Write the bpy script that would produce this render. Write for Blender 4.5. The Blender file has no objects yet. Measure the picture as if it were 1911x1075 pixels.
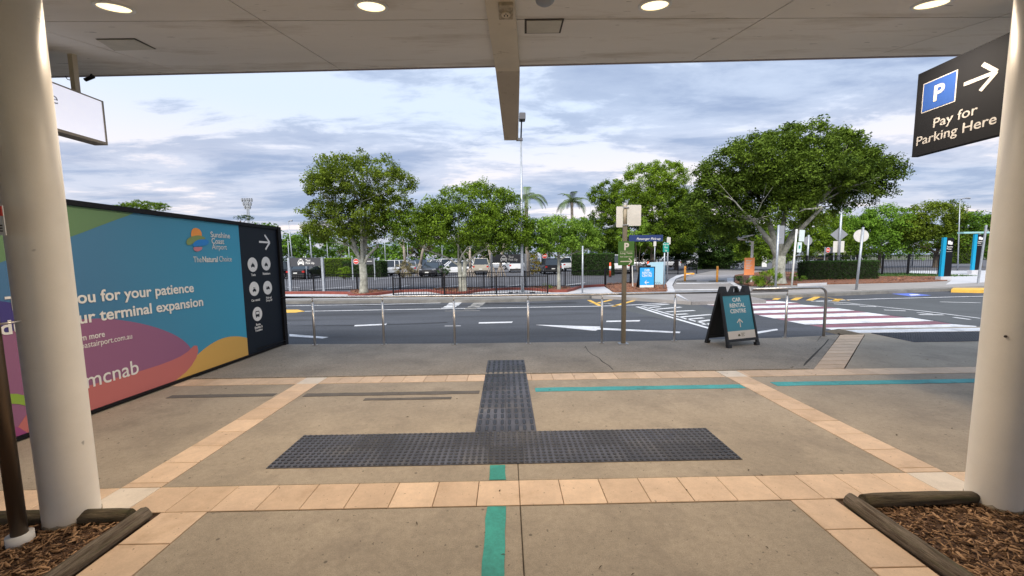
import bpy, bmesh, math, random
import numpy as np
from mathutils import Matrix, Vector
random.seed(7)
RNG = np.random.default_rng(11)
PI = math.pi
sc = bpy.context.scene
COL = sc.collection

# ------------------------------------------------------------------ camera
F, CX, CY, EYE = 735.0, 955.5, 553.0, 1.65          # measured on the photograph (1911 px wide)
PITCH, ROLL, YAW = math.radians(5.44), -0.0125, math.atan(9.5 / F)
CM = Matrix.Rotation(-YAW, 4, 'Z') @ Matrix.Rotation(PI / 2 - PITCH, 4, 'X') @ Matrix.Rotation(ROLL, 4, 'Z')
cd = bpy.data.cameras.new('camera')
cam = bpy.data.objects.new('camera', cd); COL.objects.link(cam)
cd.sensor_width = 36.0; cd.lens = F / 1911 * 36.0
cd.shift_y = (CY - 537.5) / 1911
cd.clip_start = 0.05; cd.clip_end = 3000
cam.matrix_world = Matrix.Translation((0, 0, EYE)) @ CM
sc.camera = cam

# ------------------------------------------------------------------ world
SUN_EL, SUN_AZ = math.radians(46), math.radians(200)
SUN_STRENGTH = 2.2
w = bpy.data.worlds.new('World'); sc.world = w; w.use_nodes = True
nt = w.node_tree; nt.nodes.clear()
def wn(t, **k):
    n = nt.nodes.new(t)
    for a, b in k.items(): setattr(n, a, b)
    return n
L = nt.links.new
out = wn('ShaderNodeOutputWorld')
sky = wn('ShaderNodeTexSky', sky_type='NISHITA', sun_disc=False)
sky.sun_elevation = SUN_EL; sky.sun_rotation = SUN_AZ
sky.altitude = 10; sky.air_density = 1.0; sky.dust_density = 2.0; sky.ozone_density = 1.5
bg = wn('ShaderNodeBackground'); bg.inputs[1].default_value = 0.085
L(sky.outputs[0], bg.inputs[0])
tc = wn('ShaderNodeTexCoord'); sep = wn('ShaderNodeSeparateXYZ'); L(tc.outputs['Generated'], sep.inputs[0])
def mth(op, a, b=None, c=None):
    n = wn('ShaderNodeMath', operation=op)
    for i, v in enumerate((a, b, c)):
        if v is None: continue
        if isinstance(v, (int, float)): n.inputs[i].default_value = v
        else: L(v, n.inputs[i])
    return n.outputs[0]
zc = mth('MAXIMUM', sep.outputs[2], 0.0)
den = mth('ADD', zc, 0.10)
cu = mth('DIVIDE', sep.outputs[0], den); cv = mth('DIVIDE', sep.outputs[1], den)
comb = wn('ShaderNodeCombineXYZ'); L(cu, comb.inputs[0]); L(cv, comb.inputs[1])
def cloud(scale, detail, rough, dist, off, mul=(1, 1, 1)):
    mp = wn('ShaderNodeMapping'); mp.inputs[1].default_value = off; mp.inputs[3].default_value = mul
    L(comb.outputs[0], mp.inputs[0])
    n = wn('ShaderNodeTexNoise'); n.inputs['Scale'].default_value = scale; n.inputs['Detail'].default_value = detail
    n.inputs['Roughness'].default_value = rough; n.inputs['Distortion'].default_value = dist
    L(mp.outputs[0], n.inputs[0]); return n.outputs[0]
def wramp(fac, stops):
    r = wn('ShaderNodeValToRGB'); r.color_ramp.interpolation = 'EASE'
    while len(r.color_ramp.elements) < len(stops): r.color_ramp.elements.new(0.5)
    for e, (p, c) in zip(r.color_ramp.elements, stops):
        e.position = p; e.color = (c[0], c[1], c[2], 1) if isinstance(c, tuple) else (c, c, c, 1)
    L(fac, r.inputs[0]); return r.outputs[0]
n1 = cloud(0.55, 10, 0.58, 0.3, (3.4, 0.55, 0), (0.62, 1.25, 1))     # the dark cloud masses
n2 = cloud(1.9, 10, 0.62, 0.3, (7.3, 4.2, 2), (0.65, 1.2, 1))                    # ragged edges and small puffs
n3 = cloud(0.22, 3, 0.5, 0.0, (1.3, 9.2, 5))                   # large scale: where it is broken up
mass = mth('ADD', mth('ADD', mth('MULTIPLY', n1, 0.58), mth('MULTIPLY', n2, 0.34)), mth('MULTIPLY', n3, 0.16))
low = mth('MULTIPLY', mth('SUBTRACT', 0.46, zc), 0.34)         # thicker seen edge-on towards the horizon
m2 = mth('ADD', mass, low)
mask = wramp(m2, [(0.572, 0.0), (0.622, 0.66), (0.72, 0.95)])
veil = wramp(zc, [(0.0, (0.98, 0.84, 0.80)), (0.16, (0.90, 0.84, 0.86)), (0.34, (0.70, 0.80, 0.96)), (1.0, (0.50, 0.64, 0.88))])
dark = wramp(n2, [(0.40, (0.46, 0.54, 0.71)), (0.62, (0.30, 0.38, 0.56))])
mixc = wn('ShaderNodeMix', data_type='RGBA'); L(mask, mixc.inputs[0]); L(veil, mixc.inputs[6]); L(dark, mixc.inputs[7])
bg2 = wn('ShaderNodeBackground'); bg2.inputs[1].default_value = 0.55; L(mixc.outputs[2], bg2.inputs[0])
mixs = wn('ShaderNodeMixShader'); mixs.inputs[0].default_value = 0.90
L(bg.outputs[0], mixs.inputs[1]); L(bg2.outputs[0], mixs.inputs[2]); L(mixs.outputs[0], out.inputs[0])

sd = bpy.data.lights.new('sun', 'SUN'); sd.energy = SUN_STRENGTH; sd.angle = math.radians(30); sd.color = (1.0, 0.93, 0.84)
sun = bpy.data.objects.new('sun', sd); COL.objects.link(sun)
sdir = Vector((math.sin(SUN_AZ) * math.cos(SUN_EL), math.cos(SUN_AZ) * math.cos(SUN_EL), math.sin(SUN_EL)))
sun.rotation_euler = sdir.to_track_quat('Z', 'Y').to_euler(); sun.location = (0, -20, 30)

sc.view_settings.view_transform = 'Standard'; sc.view_settings.look = 'None'
sc.view_settings.gamma = 1; sc.view_settings.use_curve_mapping = False
sc.view_settings.exposure = 1.12
sc.render.engine = 'CYCLES'
try:
    sc.cycles.use_denoising = True; sc.cycles.denoiser = 'OPENIMAGEDENOISE'
except Exception: pass
sc.cycles.max_bounces = 8; sc.cycles.diffuse_bounces = 4; sc.cycles.transparent_max_bounces = 8

# ------------------------------------------------------------------ measuring: photo pixel -> place in the world
CM3 = CM.to_3x3(); EYEV = Vector((0, 0, EYE))
def ray(px, py): return CM3 @ Vector(((px - CX) / F, -(py - CY) / F, -1.0))
def G(px, py, z=0.0):
    d = ray(px, py); return EYEV + d * ((z - EYE) / d.z)
def PLY(px, py, Y):
    d = ray(px, py); return EYEV + d * (Y / d.y)
def hz(P, py):                       # height above P where the vertical through P meets image row py
    lo, hi = -3.0, 40.0
    inv = CM3.transposed()
    for _ in range(50):
        m = (lo + hi) / 2; v = inv @ (Vector((P[0], P[1], m)) - EYEV)
        if CY + F * v.y / v.z > py: lo = m
        else: hi = m
    return (lo + hi) / 2
CZ0, CZS = 2.93, 0.214
def ceilz(y): return CZ0 + CZS * y

# ------------------------------------------------------------------ materials
MATS = {}
def rgb(c): return (c[0], c[1], c[2], 1)
def mat(name, col, rough=0.6, metal=0.0, var=0.0, vscale=3.0, fine=0.0, fscale=80.0, bump=0.0, bscale=60.0, spec=0.5,
        emit=None, estr=0.0, randobj=0.0, col2=None, stain=None, sscale=1.2, slo=0.55, shi=0.7, stretch=None, spots=None, coords='Object', specks=None, mid=0.0):
    if name in MATS: return MATS[name]
    m = bpy.data.materials.new(name); m.use_nodes = True; MATS[name] = m
    t = m.node_tree; b = t.nodes['Principled BSDF']; K = t.links.new
    b.inputs['Base Color'].default_value = rgb(col); b.inputs['Roughness'].default_value = rough
    b.inputs['Metallic'].default_value = metal; b.inputs['Specular IOR Level'].default_value = spec
    if emit: b.inputs['Emission Color'].default_value = rgb(emit); b.inputs['Emission Strength'].default_value = estr
    tcn = t.nodes.new('ShaderNodeTexCoord'); src = tcn.outputs[coords]
    if coords == 'Object' and (var or fine or bump or stain):
        geo = t.nodes.new('ShaderNodeNewGeometry'); src = geo.outputs['Position']
    if stretch:
        mp = t.nodes.new('ShaderNodeMapping'); mp.inputs[3].default_value = stretch; K(src, mp.inputs[0]); src = mp.outputs[0]
    def noise(s, d=4, r=0.6):
        n = t.nodes.new('ShaderNodeTexNoise'); n.inputs['Scale'].default_value = s; n.inputs['Detail'].default_value = d
        n.inputs['Roughness'].default_value = r; K(src, n.inputs[0]); return n.outputs[0]
    def ramp(f, stops):
        r = t.nodes.new('ShaderNodeValToRGB')
        while len(r.color_ramp.elements) < len(stops): r.color_ramp.elements.new(0.5)
        for e, (p, c) in zip(r.color_ramp.elements, stops): e.position = p; e.color = rgb(c) if isinstance(c, tuple) else (c, c, c, 1)
        K(f, r.inputs[0]); return r.outputs[0]
    def mix(f, a, bb, mode='MIX'):
        n = t.nodes.new('ShaderNodeMix'); n.data_type = 'RGBA'; n.blend_type = mode
        if isinstance(f, (int, float)): n.inputs[0].default_value = f
        else: K(f, n.inputs[0])
        for i, v in ((6, a), (7, bb)):
            if isinstance(v, tuple): n.inputs[i].default_value = rgb(v)
            else: K(v, n.inputs[i])
        return n.outputs[2]
    c = None
    if var or col2:
        c2 = col2 if col2 else tuple(x * (1 - var) for x in col)
        c1 = col if col2 else tuple(min(1, x * (1 + var)) for x in col)
        c = ramp(noise(vscale, 5), [(0.35, c2), (0.66, c1)])
    if fine:
        f = ramp(noise(fscale, 3, 0.8), [(0.3, 1 - fine), (0.72, 1 + fine)])
        c = mix(1.0, c if c is not None else tuple(col), f, 'MULTIPLY')
    if stain:
        f = ramp(noise(sscale, 7, 0.65), [(slo, 0.0), (shi, 1.0)])
        c = mix(f, c if c is not None else tuple(col), tuple(stain))
    if spots:                        # small dark marks: chewing gum, grit
        v = t.nodes.new('ShaderNodeTexVoronoi'); v.inputs['Scale'].default_value = spots[0]; K(src, v.inputs[0])
        f = ramp(v.outputs['Distance'], [(spots[1] * 0.6, 1.0), (spots[1], 0.0)])
        vr = t.nodes.new('ShaderNodeSeparateColor'); K(v.outputs['Color'], vr.inputs[0])
        g = ramp(vr.outputs[0], [(0.60, 0.0), (0.62, 1.0)])
        f2 = mix(1.0, f, g, 'MULTIPLY')
        c = mix(f2, c, tuple(x * 0.4 for x in col))
    if mid:                          # blotches a few centimetres across
        c = mix(1.0, c, ramp(noise(22, 5, 0.75), [(0.32, 1 - mid), (0.68, 1 + mid)]), 'MULTIPLY')
    if specks:
        f = ramp(noise(specks[0], 2, 0.5), [(specks[1], 0.0), (specks[1] + 0.03, 0.75)]); c = mix(f, c, tuple(x * 0.35 for x in col))
        f = ramp(noise(specks[0] * 0.37, 8, 0.7), [(specks[1] - 0.02, 0.0), (specks[1] + 0.10, 0.55)]); c = mix(f, c, tuple(x * 0.5 for x in col))
    if randobj:
        oi = t.nodes.new('ShaderNodeObjectInfo')
        f = ramp(oi.outputs['Random'], [(0.0, (1 - randobj, 1 - randobj * 1.15, 1 - randobj * 1.4)), (0.5, 1.0), (1.0, (1 + randobj, 1 + randobj, 1 + randobj * 0.9))])
        c = mix(1.0, c if c is not None else tuple(col), f, 'MULTIPLY')
    if c is not None: K(c, b.inputs['Base Color'])
    if bump:
        bn = t.nodes.new('ShaderNodeBump'); bn.inputs['Strength'].default_value = bump; bn.inputs['Distance'].default_value = 0.01
        K(noise(bscale, 6, 0.7), bn.inputs['Height']); K(bn.outputs[0], b.inputs['Normal'])
    return m
def leafmat(name, dark, light, trans=0.25, rough=0.45):
    m = bpy.data.materials.new(name); m.use_nodes = True; t = m.node_tree; K = t.links.new
    b = t.nodes['Principled BSDF']; b.inputs['Roughness'].default_value = 0.65; b.inputs['Specular IOR Level'].default_value = 0.16
    a = t.nodes.new('ShaderNodeAttribute'); a.attribute_name = 'tone'
    r = t.nodes.new('ShaderNodeValToRGB'); r.color_ramp.elements[0].color = rgb(dark); r.color_ramp.elements[1].color = rgb(light)
    K(a.outputs['Fac'], r.inputs[0]); K(r.outputs[0], b.inputs['Base Color'])
    tr = t.nodes.new('ShaderNodeBsdfTranslucent'); K(r.outputs[0], tr.inputs[0])
    ms = t.nodes.new('ShaderNodeMixShader'); ms.inputs[0].default_value = trans
    K(b.outputs[0], ms.inputs[1]); K(tr.outputs[0], ms.inputs[2]); K(ms.outputs[0], t.nodes['Material Output'].inputs[0])
    return m

concrete = mat('forecourt concrete', (0.325, 0.277, 0.213), 0.75, var=0.14, vscale=1.1, fine=0.26, fscale=140, bump=0.25, bscale=140,
               stain=(0.21, 0.178, 0.14), sscale=1.7, slo=0.50, shi=0.78, spots=(7.0, 0.09), specks=(38, 0.685), mid=0.13)
walkway_m = mat('exposed aggregate', (0.27, 0.24, 0.20), 0.85, var=0.12, vscale=1.3, fine=0.42, fscale=70, bump=0.5, bscale=90,
                stain=(0.15, 0.135, 0.115), sscale=0.9, slo=0.5, shi=0.78, spots=(4.0, 0.06), specks=(25, 0.67), mid=0.20)
tile_m = mat('sandstone tile', (0.61, 0.455, 0.32), 0.6, var=0.08, vscale=5, fine=0.07, fscale=150, bump=0.12, bscale=90, randobj=0.11,
             stain=(0.42, 0.29, 0.18), sscale=3.0, slo=0.55, shi=0.82, spots=(7.0, 0.05), specks=(40, 0.70), mid=0.06)
tile_w = mat('pale stone tile', (0.66, 0.59, 0.50), 0.6, var=0.08, vscale=6, fine=0.08, fscale=150, spots=(9, 0.06), stain=(0.45, 0.40, 0.33), sscale=4, slo=0.58, shi=0.85)
joint_m = mat('joint grit', (0.075, 0.06, 0.045), 0.95, fine=0.3, fscale=200)
tact_m = mat('tactile polyurethane', (0.070, 0.076, 0.102), 0.6, var=0.35, vscale=1.6, fine=0.2, fscale=60, bump=0.2, randobj=0.30, stain=(0.13, 0.125, 0.125), sscale=2.2, slo=0.5, shi=0.75)
stud_m = mat('tactile stud', (0.018, 0.019, 0.026), 0.35)  # shading of the studs put into their colour; the base is dustier, lighter
teal_m = mat('teal line paint', (0.035, 0.30, 0.26), 0.7, var=0.18, vscale=3, fine=0.15, fscale=40, stain=(0.05, 0.16, 0.13), sscale=2.5, slo=0.56, shi=0.68)
aqua_m = mat('aqua line paint', (0.06, 0.33, 0.35), 0.7, var=0.15, vscale=2, fine=0.15, fscale=40, stain=(0.05, 0.20, 0.20), sscale=2.2, slo=0.56, shi=0.66)
greyline_m = mat('grey covered line', (0.115, 0.105, 0.095), 0.8, var=0.15, vscale=4, fine=0.2, fscale=60)
asphalt = mat('asphalt', (0.064, 0.069, 0.081), 0.85, mid=0.12, var=0.22, vscale=0.35, fine=0.35, fscale=45, bump=0.4, bscale=70,
              stain=(0.034, 0.036, 0.042), sscale=0.6, slo=0.50, shi=0.70, stretch=(0.30, 1.7, 1))
asphalt2 = mat('car park asphalt', (0.095, 0.095, 0.105), 0.9, var=0.18, vscale=0.3, fine=0.25, fscale=30)
asphalt3 = mat('path asphalt', (0.24, 0.225, 0.22), 0.9, var=0.1, vscale=0.6, fine=0.25, fscale=30)
patch_m = mat('old asphalt patch', (0.078, 0.084, 0.088), 0.9, var=0.1, vscale=1, fine=0.25, fscale=40)
tar_m = mat('tar seal', (0.02, 0.02, 0.024), 0.5, var=0.3, vscale=3)
ink_m = mat('dark crack', (0.03, 0.026, 0.022), 0.9)
whitep = mat('road white', (0.68, 0.69, 0.71), 0.7, var=0.08, vscale=3, fine=0.2, fscale=30, stain=(0.30, 0.30, 0.32), sscale=2.6, slo=0.50, shi=0.74)
whiteold = mat('faded road white', (0.33, 0.32, 0.30), 0.8, fine=0.3, fscale=25, stain=(0.12, 0.12, 0.12), sscale=2, slo=0.5, shi=0.62)
pinkp = mat('maroon crossing paint', (0.24, 0.10, 0.13), 0.8, var=0.15, vscale=1.5, fine=0.2, fscale=40, stain=(0.13, 0.07, 0.08), sscale=2, slo=0.5, shi=0.7)
yellowp = mat('road yellow', (0.72, 0.43, 0.07), 0.7, var=0.12, vscale=4, fine=0.2, fscale=30)
bluep = mat('bay blue', (0.10, 0.16, 0.55), 0.7, fine=0.2, fscale=20)
farconc = mat('pale new concrete', (0.50, 0.50, 0.52), 0.8, var=0.07, vscale=1.5, fine=0.08, fscale=60)
footc = mat('grey footpath concrete', (0.30, 0.28, 0.265), 0.85, var=0.1, vscale=1, fine=0.15, fscale=40)
kerbc = mat('kerb concrete', (0.185, 0.178, 0.165), 0.9, var=0.2, vscale=2, fine=0.2, fscale=40)
redk = mat('red painted kerb', (0.20, 0.045, 0.030), 0.7, var=0.2, vscale=3, fine=0.15, fscale=40)
mulchb = mat('mulch base', (0.085, 0.048, 0.03), 0.95, var=0.45, vscale=30, fine=0.3, fscale=120, bump=1.0, bscale=60)
mulchfar = mat('red bark mulch', (0.20, 0.085, 0.045), 0.95, var=0.5, vscale=14, fine=0.4, fscale=40, bump=1.0, bscale=20)
chipm = leafmat('bark chips', (0.085, 0.045, 0.025), (0.48, 0.30, 0.17), 0.0, 0.85)
logx = mat('mossy log', (0.15, 0.12, 0.075), 0.9, col2=(0.05, 0.038, 0.022), vscale=7, fine=0.3, fscale=30, bump=1.0, bscale=16, stretch=(.5, 5, 5), stain=(0.085, 0.09, 0.035), sscale=5, slo=0.5, shi=0.7)
logm = mat('weathered log', (0.20, 0.165, 0.125), 0.9, col2=(0.065, 0.045, 0.028), vscale=9, fine=0.35, fscale=30, bump=1.0, bscale=18, stretch=(6, 0.5, 6), stain=(0.10, 0.095, 0.05), sscale=5, slo=0.5, shi=0.7)
grassm = leafmat('grass blades', (0.03, 0.07, 0.015), (0.12, 0.22, 0.05), 0.2)
groundm = mat('ground', (0.10, 0.11, 0.06), 0.95, var=0.3, vscale=0.1)
cream = mat('cream column paint', (0.88, 0.835, 0.74), 0.42, specks=(9, 0.74), var=0.035, vscale=2.5, fine=0.02, fscale=150, bump=0.05, bscale=200, stain=(0.81, 0.745, 0.63), sscale=1.4, slo=0.55, shi=0.9)
creamdirt = mat('splashed mortar', (0.42, 0.36, 0.27), 0.9, var=0.3, vscale=25, bump=0.6, bscale=60)
beamm = mat('cream beam paint', (0.62, 0.54, 0.41), 0.6, var=0.05, vscale=3, stain=(0.40, 0.32, 0.21), sscale=7, slo=0.62, shi=0.75, spots=(16, 0.10))
ceilm = mat('soffit board', (0.75, 0.72, 0.67), 0.8, var=0.05, vscale=0.8, stain=(0.50, 0.45, 0.38), sscale=1.6, slo=0.52, shi=0.74, stretch=(0.45, 1.8, 1), specks=(12, 0.72))
darkm = mat('dark joint', (0.06, 0.05, 0.045), 0.9)
hatchm = mat('access hatch', (0.54, 0.51, 0.43), 0.7, var=0.08, vscale=5)
steel = mat('stainless steel', (0.60, 0.56, 0.52), 0.36, metal=1.0, var=0.12, vscale=8, stretch=(1, 1, 0.15))
galv = mat('galvanised steel', (0.42, 0.45, 0.49), 0.5, metal=0.55, var=0.12, vscale=10)
bronze = mat('dark bronze post', (0.13, 0.095, 0.065), 0.4, metal=0.7, var=0.25, vscale=6, stretch=(1, 1, 0.1))
timberg = mat('grey brown post', (0.17, 0.145, 0.105), 0.75, var=0.18, vscale=8, stretch=(1, 1, 0.2), fine=0.1, fscale=60)
blackm = mat('black paint', (0.008, 0.008, 0.010), 0.5, spec=0.2)
blackpl = mat('black plastic', (0.010, 0.010, 0.011), 0.5, fine=0.2, fscale=90, bump=0.15, bscale=150)
whitepl = mat('white paint', (0.72, 0.72, 0.70), 0.5, var=0.04, vscale=4)
signback = mat('sign back', (0.62, 0.60, 0.56), 0.5, var=0.05, vscale=5)
alu = mat('grey aluminium', (0.33, 0.34, 0.36), 0.5, metal=0.4)
charcoal = mat('charcoal sign', (0.010, 0.0115, 0.0155), 0.8, fine=0.05, spec=0.15)
greysign = mat('dark grey sign', (0.055, 0.057, 0.065), 0.5)
lettw = mat('white lettering', (0.74, 0.73, 0.70), 0.6)
lettc = mat('cream lettering', (0.66, 0.62, 0.56), 0.6)
letts = mat('sign lettering', (0.36, 0.36, 0.37), 0.7, spec=0.2)
blueP = mat('parking blue', (0.02, 0.065, 0.26), 0.7, spec=0.2)
navy = mat('navy panel', (0.006, 0.011, 0.020), 0.55, spec=0.3)
tealsign = mat('teal sign face', (0.05, 0.25, 0.34), 0.45)
cyansign = mat('cyan sign face', (0.02, 0.33, 0.72), 0.45)
greensign = mat('green sign face', (0.055, 0.15, 0.025), 0.5)
tealgreen = mat('teal green sign', (0.0, 0.25, 0.19), 0.5)
orangesign = mat('orange sign', (1.0, 0.36, 0.14), 0.5)
paleblue = mat('pale blue board', (0.36, 0.56, 0.66), 0.5)
navys = mat('navy street sign', (0.012, 0.03, 0.12), 0.5)
tot_blue = mat('totem blue', (0.0, 0.29, 0.50), 0.5)
redm = mat('red paint', (0.60, 0.05, 0.03), 0.5)
orangeb = mat('orange bollard', (0.85, 0.10, 0.03), 0.5)
yellowb = mat('yellow bollard', (0.88, 0.40, 0.06), 0.5, var=0.08, vscale=6)
bannerblue = mat('banner blue', (0.025, 0.16, 0.29), 0.5)
lightbox = mat('lightbox face', (0.60, 0.60, 0.66), 0.5, emit=(0.86, 0.87, 1.0), estr=0.36, var=0.04, vscale=3)
barkm = mat('pale lichen bark', (0.42, 0.42, 0.36), 0.9, col2=(0.20, 0.20, 0.17), vscale=5, fine=0.25, fscale=30, bump=1.0, bscale=16)
barkd = mat('brown bark', (0.17, 0.135, 0.10), 0.9, col2=(0.08, 0.065, 0.05), vscale=4, fine=0.25, fscale=30, bump=1.0, bscale=16)
barkp = mat('pandanus bark', (0.30, 0.255, 0.21), 0.9, var=0.3, vscale=6, bump=0.6)
glassm = mat('car glass', (0.025, 0.035, 0.045), 0.08, spec=0.8)
tyrem = mat('tyre rubber', (0.015, 0.015, 0.016), 0.8)
rimm = mat('alloy rim', (0.5, 0.5, 0.52), 0.3, metal=0.8)
lamp_white = mat('head lamp', (0.75, 0.77, 0.8), 0.15)
lamp_red = mat('tail lamp', (0.45, 0.02, 0.015), 0.2)
platem = mat('number plate', (0.7, 0.7, 0.66), 0.4)

# bannerblue gets its printed left-to-right gradient
def _grad():
    m = bannerblue; t = m.node_tree; K = t.links.new; b = t.nodes['Principled BSDF']
    g = t.nodes.new('ShaderNodeNewGeometry'); s = t.nodes.new('ShaderNodeSeparateXYZ'); K(g.outputs['Position'], s.inputs[0])
    mr = t.nodes.new('ShaderNodeMapRange'); mr.inputs[1].default_value = 2.5; mr.inputs[2].default_value = 6.6; K(s.outputs[1], mr.inputs[0])
    r = t.nodes.new('ShaderNodeValToRGB'); r.color_ramp.elements[0].color = (0.055, 0.12, 0.27, 1); r.color_ramp.elements[1].color = (0.045, 0.32, 0.49, 1)
    e = r.color_ramp.elements.new(0.5); e.color = (0.055, 0.185, 0.33, 1)
    K(mr.outputs[0], r.inputs[0]); K(r.outputs[0], b.inputs['Base Color'])
_grad()

# ------------------------------------------------------------------ object helpers
def tag(o, label=None, cat=None, group=None, kind=None):
    if label: o['label'] = label
    if cat: o['category'] = cat
    if group: o['group'] = group
    if kind: o['kind'] = kind
    return o
def thing(name, label, cat, loc=(0, 0, 0), rotz=0.0, group=None):
    o = bpy.data.objects.new(name, None); COL.objects.link(o); o.empty_display_size = 0.2
    o.location = loc; o.rotation_euler = (0, 0, rotz)
    return tag(o, label, cat, group)
def link(name, me, parent=None, m=None):
    o = bpy.data.objects.new(name, me); COL.objects.link(o)
    if m is not None and len(me.materials) == 0: me.materials.append(m)
    if parent is not None: o.parent = parent
    return o
def copy_tree(o, parent=None):
    c = o.copy(); COL.objects.link(c); c.parent = parent
    for ch in list(o.children): copy_tree(ch, c)
    return c
class MB:
    def __init__(s): s.v = []; s.f = []; s.sm = False
    def add(s, vs, fs):
        n = len(s.v); s.v += [tuple(v) for v in vs]; s.f += [tuple(i + n for i in f) for f in fs]; return s
    def box(s, x0, x1, y0, y1, z0, z1, ch=0.0):
        if ch <= 0:
            return s.add([(x0,y0,z0),(x1,y0,z0),(x1,y1,z0),(x0,y1,z0),(x0,y0,z1),(x1,y0,z1),(x1,y1,z1),(x0,y1,z1)],
                     [(0,3,2,1),(4,5,6,7),(0,1,5,4),(1,2,6,5),(2,3,7,6),(3,0,4,7)])
        c = ch
        vs = [(x0,y0,z0),(x1,y0,z0),(x1,y1,z0),(x0,y1,z0),(x0,y0,z1-c),(x1,y0,z1-c),(x1,y1,z1-c),(x0,y1,z1-c),
              (x0+c,y0+c,z1),(x1-c,y0+c,z1),(x1-c,y1-c,z1),(x0+c,y1-c,z1)]
        return s.add(vs, [(0,3,2,1),(0,1,5,4),(1,2,6,5),(2,3,7,6),(3,0,4,7),(4,5,9,8),(5,6,10,9),(6,7,11,10),(7,4,8,11),(8,9,10,11)])
    def tube(s, pts, rs, n=10, cap=True):
        pts = [Vector(p) for p in pts]
        if isinstance(rs, (int, float)): rs = [rs] * len(pts)
        rings = []; up = Vector((0, 0, 1)); prev = None
        for i, p in enumerate(pts):
            d = (pts[min(i + 1, len(pts) - 1)] - pts[max(i - 1, 0)]).normalized()
            if prev is None:
                a = d.cross(up if abs(d.z) < 0.9 else Vector((0, 1, 0))).normalized()
            else:
                a = (prev - d * prev.dot(d)).normalized()
            prev = a; b = d.cross(a)
            rings.append([p + (a * math.cos(2*PI*k/n) + b * math.sin(2*PI*k/n)) * rs[i] for k in range(n)])
        vs = [v for r in rings for v in r]; fs = []
        for i in range(len(pts) - 1):
            for k in range(n):
                k2 = (k + 1) % n; fs.append((i*n+k, i*n+k2, (i+1)*n+k2, (i+1)*n+k))
        if cap: fs.append(tuple(range(n))[::-1]); fs.append(tuple((len(pts)-1)*n + k for k in range(n)))
        return s.add(vs, fs)
    def prism(s, poly, z0, z1, inset=0.0):          # poly: XY outline, counter-clockwise
        n = len(poly)
        a = sum(poly[i][0]*poly[(i+1)%n][1] - poly[(i+1)%n][0]*poly[i][1] for i in range(n))
        if a < 0: poly = poly[::-1]
        vs = [(p[0], p[1], z0) for p in poly] + [(p[0], p[1], z1) for p in poly]
        fs = [tuple(range(n))[::-1], tuple(range(n, 2*n))] + [(i, (i+1)%n, n+(i+1)%n, n+i) for i in range(n)]
        return s.add(vs, fs)
    def plate(s, poly, y0, y1):                     # poly: XZ outline, extruded along Y (y0 = face towards -Y)
        n = len(poly)
        a = sum(poly[i][0]*poly[(i+1)%n][1] - poly[(i+1)%n][0]*poly[i][1] for i in range(n))
        if a < 0: poly = poly[::-1]
        vs = [(p[0], y0, p[1]) for p in poly] + [(p[0], y1, p[1]) for p in poly]
        fs = [tuple(range(n)), tuple(range(n, 2*n))[::-1]] + [(i, n+i, n+(i+1)%n, (i+1)%n) for i in range(n)]
        return s.add(vs, fs)
    def mesh(s, name, m, smooth=False, matrix=None):
        me = bpy.data.meshes.new(name); me.from_pydata(s.v, [], s.f); me.materials.append(m)
        if smooth: me.shade_smooth()
        me.update(); return me
    def build(s, name, m, parent=None, smooth=False, bevel=0.0):
        o = link(name, s.mesh(name, m, smooth), parent)
        if bevel:
            bm = bmesh.new(); bm.from_mesh(o.data)
            bmesh.ops.bevel(bm, geom=list(bm.edges), offset=bevel, segments=2, affect='EDGES', profile=0.6, clamp_overlap=True)
            bm.to_mesh(o.data); bm.free()
        return o
def part(name, parent, m, fn, smooth=False, bevel=0.0):
    b = MB(); fn(b); return b.build(name, m, parent, smooth, bevel)
def circle(cx, cz, rx, rz=None, n=24, a0=0, a1=2*PI):
    rz = rz or rx
    return [(cx + rx*math.cos(a0+(a1-a0)*i/n), cz + rz*math.sin(a0+(a1-a0)*i/n)) for i in range(n if abs(a1-a0-2*PI) < 1e-6 else n+1)]
def rrect(x0, x1, z0, z1, r, n=4):
    p = []
    for cx, cz, a in ((x1-r, z1-r, 0), (x0+r, z1-r, PI/2), (x0+r, z0+r, PI), (x1-r, z0+r, 1.5*PI)):
        for i in range(n+1): p.append((cx + r*math.cos(a+PI/2*i/n), cz + r*math.sin(a+PI/2*i/n)))
    return p
def text(s, u, v, size, off, m, parent, align='LEFT', bold=0.0, xs=1.0, shear=0.0, name='lettering'):
    c = bpy.data.curves.new(name, 'FONT'); c.body = s; c.size = size; c.align_x = align; c.extrude = 0.0008
    c.offset = bold * size; c.resolution_u = 4; c.shear = shear; c.space_line = 0.92
    c.materials.append(m)
    o = bpy.data.objects.new(name, c); COL.objects.link(o); o.parent = parent
    o.location = (u, -off, v); o.rotation_euler = (PI/2, 0, 0); o.scale = (xs, 1, 1)
    return o
def sheet(name, poly, off, m, parent, th=0.0015):
    return part(name, parent, m, lambda b: b.plate(poly, -off - th, -off))
class Frame:                                        # a vertical sign plane: local x = reading direction, local -y = towards the reader
    def __init__(s, o, rotz): s.o = Vector(o); s.r = rotz; s.u = Vector((math.cos(rotz), math.sin(rotz), 0)); s.n = Vector((math.sin(rotz), -math.cos(rotz), 0))
    def p(s, px, py):
        d = ray(px, py); t = (s.o - EYEV).dot(s.n) / d.dot(s.n); q = EYEV + d * t - s.o
        return (q.dot(s.u), q.z)
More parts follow.
